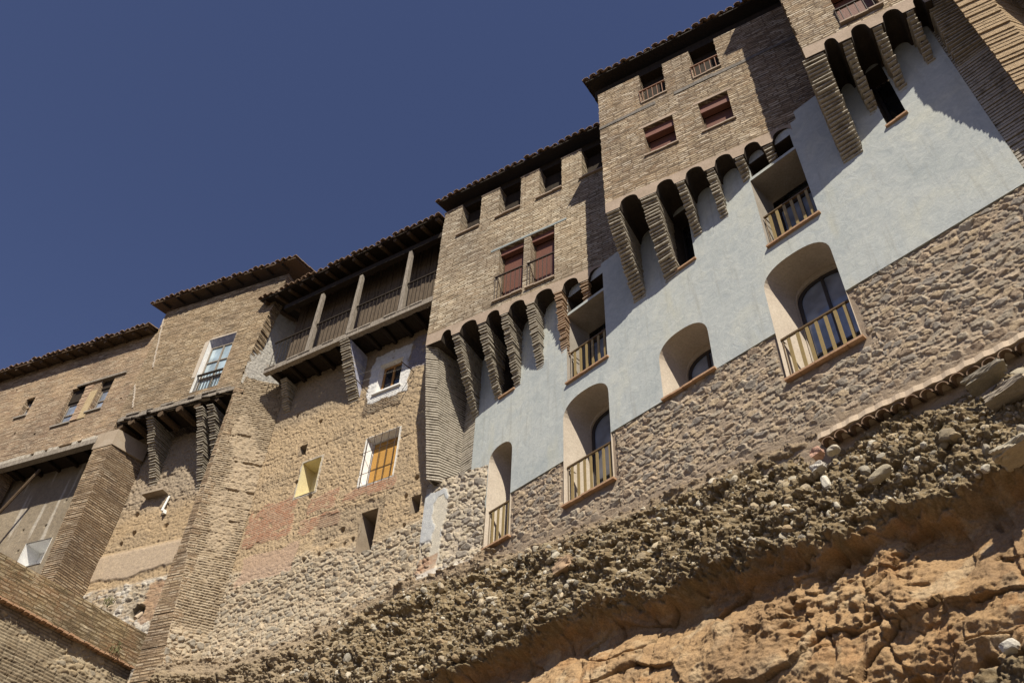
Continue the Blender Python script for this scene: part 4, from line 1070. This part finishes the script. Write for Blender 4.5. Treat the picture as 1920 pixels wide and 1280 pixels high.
# ================================================================== HOUSE A (far left)
ha = thing('brick_house', 'long low brick house at the far left, over a recessed lower wall', 'house', B.P(-9.5, 11.5))
A0, A1 = -14.5, -5.78
awz0, awz1 = 21.12, 22.35
aw = [(-8.75, -8.35), (-7.45, -6.98)]
v0 = [B.sz(*p) for p in ((135, 742), (152, 737), (122, 790), (104, 795))]; v1 = [B.sz(*p) for p in ((180, 738), (198, 733), (187, 765), (170, 772))]
za_ = B.sz(112, 794)[1]; w_a = rect(B.sz(97, 800)[0], B.sz(129, 788)[0], za_, za_+1.75); zb0 = B.sz(177, 766)[1]; w_b = rect(B.sz(161, 773)[0], B.sz(187, 763)[0], zb0, zb0+1.55)
w_c = rect(-11.2, -10.75, 22.2, 23.1)
def small_holes(W, px, r=.05):
    out = []
    for x, y in px:
        a, b = W.sz(x, y); u, v = r*random.uniform(.7, 1.4), r*random.uniform(.7, 1.2); out.append([(a-u, b-v), (a+u*.9, b-v*.8), (a+u, b+v*.6), (a-u*.2, b+v), (a-u*.8, b+v*.7)])
    return out
phA = small_holes(B, ((26, 811), (63, 812), (50, 763), (30, 730), (225, 745)))
mb = MB(); panel(mb, B, [(A0, 20.0), (A1, 20.0), (A1, 24.75), (A0, 24.75)], [w_c, w_a, w_b]+phA, depth=.4, hd=.3, w=-.04)
for q in phA: mb.box(B, q[0][0]-.01, q[1][0]+.01, q[0][1]-.01, q[2][1]+.01, -.4, -.34, 0)
mb.box(B, A0, A0+.3, 20, 24.75, -4.5, -.45); mb.box(B, A0+.31, A1, 20, 24.7, -4.8, -4.51)
mb.build('wall', M['brick_rose'], ha)
roof(ha, B, A0-.3, -5.85, 24.72, .42, back=4.6, slope=15, rafters=.62, under='woodbrown', zjit=.03)
for q in (w_a, w_b, w_c):
    s0_, s1_, z0_, z1_ = q[0][0], q[1][0], q[0][1], q[2][1]
    f = glazed(ha, B, rect(s0_+.02, s1_-.01, z0_+.02, min(z1_, z0_+1.1)), .2, .05, 'glass', 'woodold', mull=0, trans=(.5,))
    mb = MB(); mb.box(B, s0_+.005, s1_-.005, min(z1_-.1, z0_+1.12), z1_-.005, -.3, -.15); mb.build('lintel', M['wooddark'], f)
    mb = MB(); mb.box(B, s0_-.1, s1_+.05, z0_-.06, z0_-.002, -.12, .02); mb.build('sill', M['greyrev'], f)
m1, m2 = w_a[1][0], w_b[0][0]; mb = MB(); zq = w_a[0][1]; 
for i in range(22):
    j = random.uniform(-.012, .02); mb.box(B, m1+.01+random.uniform(-.02, .02), (m1+m2)/2, zq+i*.075, zq+i*.075+.055, -.1, -.01+j)
mb.build('brick_pier', M['brick_red'], ha)
mb = MB(); mb.box(B, (m1+m2)/2+.005, m2-.02, zq, zq+1.3, -.1, -.015); mb.build('plaster_patch', M['yellowold'], ha)
mb = MB(); mb.box(B, w_a[0][0]+.25, w_b[1][0]+.5, w_a[2][1]+.0, w_a[2][1]+.09, -.2, .03); mb.build('lintel', M['woodold'], ha)
mb = MB(); mb.box(B, -10.7, -6.25, 19.62, 19.82, -.2, .03); mb.build('edge_beam', M['woodold'], ha)
mb = MB()
for i in range(22):
    a = -10.7+i*.205
    if random.random() < .8: mb = MB(); mb.box(B, a, a+.19, 19.83, 19.985, -.15, random.uniform(-.02, .02)); mb.build('edge_brick', M['brick_gray'], ha)
mb = MB(); mb.box(B, A0, -10.72, 12.5, 19.985, -.8, -.03)
mb.build('left_wall', M['brick_rose'], ha)
mb = MB(); mb.box(B, -10.7, -5.8, 19.83, 19.93, -1.5, -.22)
for i in range(6): mb.bar(B.P(-10.3+i*.8, 19.75, -.22), B.P(-10.3+i*.8, 19.75, -1.4), .07, jit=.06)
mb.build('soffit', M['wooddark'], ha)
AL = Plane(-65.5, B.P(0, 0, -.93)); v = [AL.sz(*p) for p in ((52, 1017), (97, 1010), (75, 1062), (38, 1052))]
wn = (v[0][0]-.02, v[1][0], v[3][1]-.25, (v[0][1]+v[1][1])/2)
AP = [AL.sz(*p) for p in ((43, 994), (85, 985), (33, 1033), (123, 938))]
def alfn(S, Z):
    n = fbm(S*1.2, Z*.6, 600); h = .02*(n-.5)+.02*(fbm(S*9, Z*9, 601)-.5); R = colmix((.24, .20, .15), (.37, .31, .235), n)
    st = sst(.58, .72, fbm(S*5, Z*.5, 605))*.6; R = colmix_arr(R, (.60, .56, .5), st)
    sp = sst(.1, .5, S+6.9+.4*(fbm(S*2, Z*2, 606)-.5)); R = colmix_arr(R, (.52, .44, .32), sp*.7); h = h+sp*.03*fbm(S*12, Z*12, 607)
    for i, (a, b) in enumerate(AP): d = np.hypot(S-a, Z-b); h = h-.1*(1-sst(.02, .06, d))
    return h, R
relief('recessed_wall', planemap(AL), -11., -5.85, 11.5, 19.9, .03, alfn, M['tint'], ha, lambda S, Z: ~((S > wn[0]) & (S < wn[1]) & (Z > wn[2]) & (Z < wn[3])))
recess(ha, AL, wn, .62, 'white', 'niche', 'bright whitewashed window recess')
# leaning brick pier
mb = MB(); z = 11.4; pr_ = None
while z < 19.6:
    u = (z-14.4)/(18.9-14.4); sl_ = -5.95-.26*u; sr_ = -5.31-.15*u; j = random.uniform(-.008, .008); dz = .075
    jb = -.93
    bk_ = sr_+.02+.26*max(0, min(1, u)); mb.prism([B.P(sl_, 0, j-.0), B.P(sr_, 0, j), B.P(bk_, 0, jb-.25), B.P(sl_, 0, jb-.3)], z, z+dz*.7, 0)
    mb.prism([B.P(sl_+.01, 0, j-.014), B.P(sr_-.01, 0, j-.014), B.P(bk_-.01, 0, jb-.25), B.P(sl_, 0, jb-.3)], z+dz*.7+.001, z+dz-.001, 1)
    z += dz
pier = mb.build('brick_pier', [M['brick_pier'], M['mortar']], ha)
mb = MB(); mb.prism([B.P(-6.3, 0, .01), B.P(-5.45, 0, .01), B.P(-5.1, 0, -1.1), B.P(-6.3, 0, -1.1)], 19.35, 19.98); mb.build('pier_cap', M['plast'], ha)
a = AL.sz(75, 880, .6); b = AL.sz(-15, 975, .75)
pole = thing('timber_prop', 'grey round timber pole propped diagonally under the far left beam', 'pole', AL.P(b[0], b[1], .75))
mb = MB(); mb.bar(AL.P(b[0], b[1], .75), AL.P(a[0], a[1], .6), .055, n=8, jit=.05); mb.build('pole', M['woodbrown'], pole)
for x0, y0, x1, y1 in ((207, 935, 222, 946), (155, 1063, 173, 1077)):
    p = Vector(BL.hit(x0, y0, .25)); q = Vector(BL.hit(x1, y1, .02)); mb = MB(); mb.bar(p, q, .04, n=7, jit=.08)
    t_ = mb.build('beam_stub', M['woodbrown'], None); tag(t_, 'short %s timber stub bridging the dark gap behind the leaning pier' % ('upper' if y0 < 1000 else 'lower'), 'beam')

# ================================================================== FOREGROUND BRICK WALL (lower left)
hw = thing('brick_wall', 'olive brown brick boundary wall at the lower left corner, on a ledge of broken tiles', 'wall', FW.P(-2, 9))
f0 = FW.sz(275, 1185); f1 = FW.sz(265, 1250); f2 = FW.sz(0, 1125); f3 = FW.sz(0, 1037); print('FW', f0, f1, f2, f3)
zt_ = (f0[1]+f3[1])/2; zb_ = (f1[1]+f2[1])/2; SG = 1 if f0[0] > f3[0] else -1
mb = MB(); mb.box(FW, -9, .15, zb_, zt_, -.35, 0, 0); mb.build('wall', M['brick_fore'], hw)
mb = MB()
for i in range(60):
    a = -9+i*.152; mb.box(FW, a+.01, a+.13, zb_-.045+random.uniform(-.01, .01), zb_-.004, -.3, random.uniform(.0, .06))
mb.build('ledge_tiles', M['sill'], hw)
def fwfn(S, Z):
    h, R = stonewall(S, Z, .24, .13, 131, .05, base=(.40, .325, .225), pal=((.38, .32, .23), (.31, .275, .22), (.44, .355, .24)))
    m_, id_ = courses(S, Z, .075, 139); b_ = sst(.50, .54, fbm(S*.9, Z*1.3, 138)); R = R*(1-b_[..., None])+(colmix((.28, .22, .15), (.42, .35, .25), id_)*(m_*.45+.55)[..., None])*b_[..., None]; h = h*(1-b_*.7)+b_*m_*.02
    h = h-.16+.1*sst(zb_-.25, zb_-.9, Z); return h, R
relief('lower_masonry', planemap(FW), -8., .15, 9.0, zb_-.005, .02, fwfn, M['tint'], hw)

# junction under the corner buttress
mapf, L_ = twoptmap(H.P(-5.62, 0, .02), G.P(-4.02, 0, .02))
def jfn(S, Z):
    h, R = stonewall(S, Z, .22, .15, 141, .06, base=(.54, .465, .37), pal=((.46, .41, .33), (.55, .475, .36), (.40, .36, .31)))
    p = inrect(S, Z, -.1, .62*1.0, 12.3, 14.4, .04, 44); q = inrect(S, Z, .32, .6, 11.9, 14.3, .03, 45); p = p*sst(12.9, 13.1, Z)
    R = colmix_arr(R, (.52, .54, .56), p); h = h*(1-p)+.05*p; R = colmix_arr(R, (.60, .56, .48), q*(1-p*.0)); h = h*(1-q)+.035*q+.03
    r_ = inrect(S, Z, .05, .5, 12.1, 12.6, .05, 46); m, idr = courses(S, Z, .06, 81); R = R*(1-r_[..., None]*.8)+colmix((.42, .24, .15), (.46, .34, .24), idr)*(r_*.8)[..., None]
    wt = inrect(S, Z, .0, 1.3, 11.85, 12.2, .1, 47); R = colmix_arr(R, (.64, .60, .54), wt*.8); h = h+.1*(1-sst(11.9, 12.5, Z))
    return h, R
relief('corner_base', mapf, 0., L_, 11.4, 14.75, .0145, jfn, M['tint'], hc)

# ================================================================== CLIFF
KN = [B.P(-7, 0, .3), B.P(-.2, 0, .25), H.P(hs0+.9, 0, .3), H.P(-8.5, 0, .3), H.P(-5.9, 0, .25), G.P(-3.4, 0, .02), G.P(1, 0, 0), G.P(14, 0, 0)]
KN = np.array([k[:2] for k in KN]); seg = np.hypot(*np.diff(KN, axis=0).T); cum = np.concatenate([[0], np.cumsum(seg)])
NT_ = 2400; tt = np.linspace(0, cum[-1], NT_); PX_ = np.interp(tt, cum, KN[:, 0]); PY_ = np.interp(tt, cum, KN[:, 1])
kern = np.ones(81)/81
for _ in range(3):
    PX_ = np.convolve(np.pad(PX_, 40, mode='reflect', reflect_type='odd'), kern, 'valid'); PY_ = np.convolve(np.pad(PY_, 40, mode='reflect', reflect_type='odd'), kern, 'valid')
TX = np.gradient(PX_); TY = np.gradient(PY_); TL = np.hypot(TX, TY); TX /= TL; TY /= TL
tG0 = cum[5]+3.4-0.0     # arc position where s on plane G equals 0
def t_of_sG(s): return cum[6]+(s-1.)
sgv = lambda t: t-cum[6]+1.   # approximate s_G
LIPPX = [(300, 1400), (560, 1330), (780, 1262), (1000, 1190), (1240, 1127), (1322, 1092), (1438, 1052), (1559, 1028), (1665, 975), (1772, 950), (1880, 915), (1960, 860), (2100, 760)]
lip = [G.sz(x, y, .66) for x, y in LIPPX]; print('lip', [(round(a, 2), round(b, 2)) for a, b in lip])
LS = [t_of_sG(a) for a, b in lip]; LZ = [b+o_ for (a, b), o_ in zip(lip, [-2.2, -1.6, -.35, .2]+[.3]*20)]
def TOP(t):
    return np.interp(t, [0, cum[2], cum[3], cum[4], t_of_sG(-4.), t_of_sG(-1.8), t_of_sG(.18), t_of_sG(2.05), t_of_sG(4.03), t_of_sG(5.75), t_of_sG(7.5), cum[-1]], [11., 11.1, 11.3, 11.9, 12.05, 11.72, 11.42, 11.25, 11.0, 10.9, 10.8, 10.6])
def cliff_w(T, Z):
    top = TOP(T); lz = np.interp(T, LS, LZ); lz = lz+.35*(fbm(T*1.3, Z*0, 701)-.5)+.16*(fbm(T*5, Z*0, 705)-.5)
    k = np.clip((top-Z)/(top-lz), 0, 1.4)
    w = .04+.62*np.clip(k, 0, 1)**1.05*(.8+.4*fbm(T*.9, Z*.7, 702))
    lg = sst(t_of_sG(3.6), t_of_sG(4.6), T); w = w-lg*.22*(1-sst(.12, .55, k)); w = np.where(Z > top, -.15, w)
    under = sst(0, .30+.25*fbm(T*2, Z*0, 706), lz-Z+.10*(fbm(T*9, Z*14, 707, 3)-.5)); w = w*(1-under)+under*(.14+.30*(fbm(T*.8, Z*.8, 703)-.5)+sst(.1, 2.0, lz-Z)*.9)
    return w, k, under, lz, top
def clfn(S, Z):
    w, k, under, lz, top = cliff_w(S, Z)
    cg = (1-under)
    # conglomerate texture
    e1, a1_, b1_, lx, ly = cells(S+.1*fbm(S*4, Z*4, 5), Z+.08*fbm(S*4, Z*4, 6), .10, .075, 711, .95); e2, a2_, b2_, _, _ = cells(S, Z, .06, .05, 713, .9)
    peb = sst(.05, .5, e1)*(a1_ > .35)*(.014+.028*b1_); peb2 = sst(.05, .5, e2)*(a2_ > .3)*.024
    big = .38*(fbm(S*1.6, Z*2.2, 721, 4)-.5)+.28*(fbm(S*5, Z*7, 722, 5)-.5)-.10*sst(.58, .7, fbm(S*7, Z*8, 724, 3))
    hc_ = peb+peb2+big+.07*(fbm(S*22, Z*22, 723, 3)-.5)
    pal = np.array([(.34, .27, .17), (.29, .235, .155), (.37, .29, .18), (.32, .245, .15), (.40, .33, .23)])
    Rc = RGBv(S, (.26, .195, .115)); mm = np.maximum(sst(.08, .35, e1)*(a1_ > .35), 0); Rc = Rc*(1-mm[..., None])+pal[(b1_*4.99).astype(int)]*(.75+.4*a1_)[..., None]*mm[..., None]
    m2 = sst(.1, .4, e2)*(a2_ > .3)*(1-mm); Rc = Rc*(1-m2[..., None]*.7)+pal[(b2_*4.99).astype(int)]*m2[..., None]*.7
    Rc = Rc*(.8+.4*fbm(S*.8, Z*.8, 731))[..., None]
    # orange sandstone / clay
    x = S-Z*.2; r1 = np.abs(fbm(x*.9, Z*1.5, 741, 5)-.5)*2; r2 = np.abs(fbm(x*2.6, Z*3.4, 742, 4)-.5)*2
    strata = fbm(x*.5, Z*4.5, 743, 4)
    xw = x+.35*(fbm(x*1.2, Z*1.2, 760)-.5); zw = Z*1.+.3*(fbm(x*1.2, Z*1.2, 761)-.5)
    ce, ca_, cb_, clx, cly = cells(xw, zw, 1.25, .8, 763, .9); de, da_, db_, dlx, dly = cells(xw+3, zw, .42, .26, 765, .95)
    rug = sst(.50, .66, fbm(x*.7, Z*.9, 767))*.8
    ho = .42*(fbm(x*.5, Z*.7, 744, 3)-.5)+(ca_-.5)*.16+clx*(cb_-.5)*.28+cly*(ca_-.55)*.22-.10*(1-sst(0, .05, ce))*(fbm(x*1.1, Z, 790) > .5)
    ho = ho+rug*((da_-.5)*.10+dly*(db_-.5)*.14-.03*(1-sst(0, .10, de)))+.10*(strata-.5)+.11*(fbm(S*7, Z*10, 745, 5)-.5)*(.6+rug)+.20*(fbm(S*1.8, Z*2.6, 747, 5)-.5)*(.35+rug)-.08*(1-sst(0, .02, np.abs(fbm(S*.6+Z*.12, Z*.2, 749, 5)-.5)))+.05*(fbm(S*14, Z*22, 750, 4)-.5)+.02*(fbm(S*30, Z*30, 746, 3)-.5)
    nic = sst(.60, .70, fbm(S*2.2, Z*3.2, 769, 3)); ho = ho-.22*nic*rug
    Ro = colmix((.43, .27, .135), (.52, .36, .21), fbm(x*.9, Z*2, 751)); Ro = colmix_arr(Ro, (.44, .245, .115), sst(.55, .7, fbm(S*2, Z*2, 752))*.5); Ro = colmix_arr(Ro, (.60, .47, .31), sst(.58, .72, fbm(S*3, Z*3, 753))*.6); Ro = colmix_arr(Ro, (.36, .24, .14), sst(.5, .62, fbm(S*.8, Z*1.2, 754))*.6)
    # grey pebbly bed again at the very bottom
    lo = sst(.0, .25, np.interp(S, [0, t_of_sG(-4), t_of_sG(3), t_of_sG(6), t_of_sG(9)], [4, 4.6, 5.0, 6.2, 6.9])-Z+.5*(fbm(S*1.2, Z, 755)-.5))
    ho = ho*(1-lo)+lo*(hc_+.25); Ro = Ro*(1-lo[..., None])+Rc*lo[..., None]
    u = sst(.10, .30, lz-Z+.25*(fbm(S*5, Z*5, 771)-.5))
    h = w+hc_*(1-u)*(1-.65*under)*sst(-.0, .15, k)+ho*u; R = Rc*(1-u[..., None])+Ro*u[..., None]
    # earthy slope at the wall foot
    ft = sst(.16, .04, k+.1*(fbm(S*3, Z*3, 761)-.5)); h = h-ft*hc_*.6; R = colmix_arr(R, (.40, .31, .22), ft*.85)
    left = 1-sst(cum[3], cum[4]+.5, S); R = colmix_arr(R, (.42, .34, .245), left*.55)
    return h, R
def cmap(S, Z, Hh):
    px = np.interp(S, tt, PX_); py = np.interp(S, tt, PY_); tx = np.interp(S, tt, TX); ty = np.interp(S, tt, TY)
    return np.stack([px+ty*Hh, py-tx*Hh, Z], -1)
cl = relief('cliff', cmap, cum[2]-1.2, t_of_sG(10.5), 5.2, 12.35, .0145, clfn, M['rock'], None, lambda S, Z: Z < TOP(S)+.25)
cl['kind'] = 'structure'
# coarse rest of the cliff below the picture, down to the ground
cl2 = relief('cliff_foot', cmap, 0, cum[-1], -.3, 5.9, .12, lambda S, Z: ((1.0+.9*(5.9-Z)/6+.5*(fbm(S*.6, Z*.6, 801)-.5)), colmix((.40, .24, .13), (.48, .34, .20), fbm(S*.8, Z*1.5, 802))), M['rock'])
cl2['kind'] = 'structure'
# pebbles standing out of the conglomerate
ICO = None
def ico():
    import bmesh
    bm = bmesh.new(); bmesh.ops.create_icosphere(bm, subdivisions=2, radius=1.); v = np.array([x.co[:] for x in bm.verts]); f = np.array([[q.index for q in p.verts] for p in bm.faces]); bm.free(); return v, f
IV, IF = ico()
def scatter(name, n, fn, label=None):
    VV = []; FF_ = []; CC = []; o = 0
    for i in range(n):
        p, nr, size, col = fn(i)
        if p is None: continue
        v = IV.copy(); q = v*3+RNG.uniform(-9, 9, 3); v = v*(1+.35*(vn(q[:, 0]+q[:, 2], q[:, 1]-q[:, 2], i)-.5))[:, None]
        v = np.sign(v)*np.abs(v)**RNG.uniform(.6, .95)
        v = v*np.array(size)*RNG.uniform(.65, 1.3, 3); A = RNG.normal(size=(3, 3)); Q, _ = np.linalg.qr(A); v = v@Q.T
        VV.append(v+p); FF_.append(IF+o); CC.append(np.broadcast_to(col, v.shape)); o += len(v)
    return rawmesh(name, np.concatenate(VV), np.concatenate(FF_), np.concatenate(CC), M['peb'], None, False)
PAL = [(.36, .30, .20), (.30, .25, .18), (.42, .34, .23), (.48, .43, .34), (.34, .26, .165), (.31, .28, .23), (.44, .37, .27), (.52, .48, .40)]
NP = 7000
_t = RNG.uniform(cum[4]-2.6, t_of_sG(9.5), NP); _k = RNG.uniform(.05, 1.01, NP); _z = TOP(_t)-(TOP(_t)-np.interp(_t, LS, LZ))*_k
_r = np.minimum(.085, .012*np.exp(RNG.exponential(.5, NP)))
_h, _ = clfn(_t[None], _z[None]); _P = cmap(_t[None], _z[None], _h-_r[None]*.5)[0]
_r = np.where((_t > t_of_sG(3.5)) & (_k < .25), _r*.55, _r); _z0 = 5.3
def pf(i):
    if _z[i] < _z0: return None, None, None, None
    c = np.array(PAL[RNG.integers(len(PAL))])*RNG.uniform(.7, 1.1); r = _r[i]
    return _P[i], None, (r*1.25, r, r*.75), c
pb_ = scatter('pebbles', 7000, pf); pb_['kind'] = 'stuff'; pb_['label'] = 'rounded pebbles and cobbles packed in the brown rock bed'

# single stones one can pick out
def rockat(x, y, wv, size, col, name, label, rot=0, box=False, seed=0):
    s_, z_ = G.sz(x, y, wv); r = np.random.default_rng(seed+5)
    import bmesh
    bm = bmesh.new()
    if box: bmesh.ops.create_cube(bm, size=2.); bmesh.ops.subdivide_edges(bm, edges=bm.edges[:], cuts=7, use_grid_fill=True)
    else: bmesh.ops.create_icosphere(bm, subdivisions=3, radius=1.)
    v = np.array([a.co[:] for a in bm.verts]); fs = [[q.index for q in p.verts] for p in bm.faces]; bm.free()
    n = fbm(v[:, 0]*1.7+v[:, 2]+seed, v[:, 1]*1.7-v[:, 2]*.6+seed, seed, 3)-.5; v = v*(1+(.75 if box else .7)*n)[:, None]+(.09*(fbm(v[:, 0]*6+v[:, 2]*3, v[:, 1]*6+v[:, 2]*5, seed+1, 3)-.5))[:, None]*v
    if box: v = v+.10*(np.floor(v*2.3)/2.3-v)
    if not box: v = np.sign(v)*np.abs(v)**.75
    v = v*np.array(size); c, s = math.cos(rot), math.sin(rot); vx = v[:, 0]*c-v[:, 2]*s; vz = v[:, 0]*s+v[:, 2]*c
    P_ = G.P(s_, z_, wv)[None]+vx[:, None]*G.r+v[:, 1][:, None]*G.o+vz[:, None]*np.array([0, 0, 1.])
    me = bpy.data.meshes.new(name); me.from_pydata([tuple(a) for a in P_], [], fs); me.update()
    ca = me.color_attributes.new('Tint', 'FLOAT_COLOR', 'POINT'); ca.data.foreach_set('color', np.tile(np.array([*col, 1.], dtype=np.float32), len(P_)))
    autouv(me); me.materials.append(M['peb']); return tag(link(name, me), label, 'rock')
rockat(1060, 1063, .45, (.2, .15, .12), (.42, .30, .20), 'boulder', 'square brown block jutting from the rock below the leftmost arched niche', .1, True, 3)
rockat(1652, 890, .62, (.19, .09, .07), (.40, .35, .26), 'boulder', 'long rounded beige cobble lying in the dark pebble bed at right', .35, False, 4)
rockat(1562, 845, .38, (.10, .09, .05), (.52, .47, .38), 'boulder', 'smooth pale stone tucked under the left end of the tile ledge', .25, False, 5)
rockat(1535, 878, .4, (.11, .09, .05), (.58, .55, .50), 'broken_brick', 'broken whitish hollow brick beside the left end of the tile ledge', .25, True, 6)
rockat(1533, 850, .36, (.09, .08, .06), (.48, .30, .23), 'broken_brick', 'mortar covered red brick lump on top of the broken white brick', .2, True, 7)
rockat(1548, 905, .52, (.06, .06, .12), (.60, .57, .50), 'boulder', 'crusty white lump below the broken brick', .1, False, 8)
rockat(1850, 705, .35, (.26, .14, .05), (.30, .27, .22), 'stone_slab', 'thin grey slab wedged under the tile ledge at the right edge', .2, True, 10)
rockat(1890, 735, .5, (.26, .16, .06), (.32, .28, .23), 'stone_slab', 'lower thick grey slab at the right edge below the tile ledge', .22, True, 11)
rockat(1905, 845, .85, (.22, .2, .06), (.42, .38, .30), 'stone_slab', 'flat beige slab sticking out over the orange rock at the right edge', .2, True, 12)
rockat(1895, 1212, 1.15, (.10, .10, .07), (.55, .52, .46), 'boulder', 'whitish stone at the lower right corner', .2, False, 13)

# tile ledge on the stone base
tl = thing('tile_ledge', 'mortar ledge over a row of clay tile ends, on the stone wall foot', 'ledge', G.P(6, 10.8, .2))
pa_ = [G.sz(x, y, .2) for x, y in ((1535, 822), (1640, 768), (1760, 712), (1860, 662), (1925, 628))]; print('ledge', pa_)
ls = np.array([p[0] for p in pa_]); lzz = np.array([p[1] for p in pa_])
mb = MB(); n_ = 60; S_ = np.linspace(ls[0], ls[-1]+.9, n_)
Zl = np.interp(S_, ls, lzz)+.02*(fbm(S_*4, S_*0, 5)-.5)
for i in range(n_-1):
    a, b = S_[i], S_[i+1]; za, zb2 = Zl[i], Zl[i+1]
    w0 = .25+.03*math.sin(i*1.7)*.5; w1_ = .25+.03*math.sin((i+1)*1.7)*.5
    A_ = [G.P(a, za+.16, .0), G.P(a, za+.09, w0-.05), G.P(a, za-.05, w0), G.P(a, za-.08, .0)]; B_ = [G.P(b, zb2+.16, .0), G.P(b, zb2+.09, w1_-.05), G.P(b, zb2-.05, w1_), G.P(b, zb2-.08, 0)]
    mb.quad(A_[1], B_[1], B_[0], A_[0]); mb.quad(A_[2], B_[2], B_[1], A_[1]); mb.quad(A_[3], B_[3], B_[2], A_[2])
mb.build('mortar_cap', M['beige'], tl, smooth=True)
mb = MB(); nt_ = int((ls[-1]+.8-ls[0])/.235)
for i in range(nt_):
    sc_ = ls[0]+.14+i*.235; zz_ = float(np.interp(sc_, ls, lzz))-.17; k = 8; vs = []
    for wv in (.24, -.05):
        for q in (0, 1):
            for a in range(k+1): an = math.pi*a/k; rr = .105-q*.018; vs.append(G.P(sc_+math.cos(an)*rr, zz_+math.sin(an)*rr+(.0 if wv > 0 else .05), wv+.02*math.sin(i*2.3)))
    m_ = k+1; fs = []
    for a in range(k): fs += [(a, a+1, 2*m_+a+1, 2*m_+a), (m_+a+1, m_+a, 3*m_+a, 3*m_+a+1), (a+1, a, m_+a, m_+a+1)]
    mb.add(vs, fs)
mb.build('clay_tiles', M['terracotta'], tl)

# clothes line bracket and wires by the whitewashed window
cs = thing('clothes_line', 'thin wires on a bent iron bracket in front of the whitewashed window under the gallery', 'clothes line', H.P(-7.3, 19, .1))
mb = MB(); p0 = H.hit(776, 697, .12); p1 = H.hit(752, 677, .75); p2 = H.hit(750, 738, .05)
mb.bar(p0, p1, .014, n=6); mb.bar(p0, p2, .008, n=5); mb.build('bracket', M['iron'], cs)
mb = MB(); q0 = H.hit(662, 705, .5); q1 = H.hit(690, 735, .05); mb.bar(q0, q1, .016, n=6); mb.build('bracket', M['iron'], cs)
mb = MB(); mb.bar(p1, H.hit(640, 712, .6), .004, n=4); mb.bar(np.array(p0)*.5+np.array(p1)*.5, H.hit(655, 722, .4), .004, n=4); mb.build('wire', M['wire'], cs)

# weeds
def weed(x, y, W, wv, n, label):
    p0 = W.hit(x, y, wv); mb = MB()
    for i in range(n):
        a = RNG.uniform(0, 6.28); l = RNG.uniform(.05, .15); d = Vector((math.cos(a)*.6, math.sin(a)*.6, RNG.uniform(.3, 1))).normalized()
        b = Vector(p0)+Vector(RNG.uniform(-.12, .12, 3)); s = d.orthogonal().normalized()*.012
        mb.add([b-s, b+s, b+d*l], [(0, 1, 2)])
    tag(mb.build('weed', M['weed'], None), label, 'weed')
weed(205, 1128, BL, .35, 90, 'green weeds growing behind the top of the brick boundary wall')
weed(215, 1215, FW, .05, 60, 'dry weeds growing on the tile ledge under the brick boundary wall')

# ================================================================== ground
mb = MB(); mb.add([(-1500, -1500, 0), (1500, -1500, 0), (1500, 1500, 0), (-1500, 1500, 0)], [(0, 1, 2, 3)])
g = mb.build('ground', rough_mat('dusty_ground', (.07, .055, .04), (.11, .09, .065), .8, .02, 12)); g['kind'] = 'structure'
bpy.context.view_layer.update()
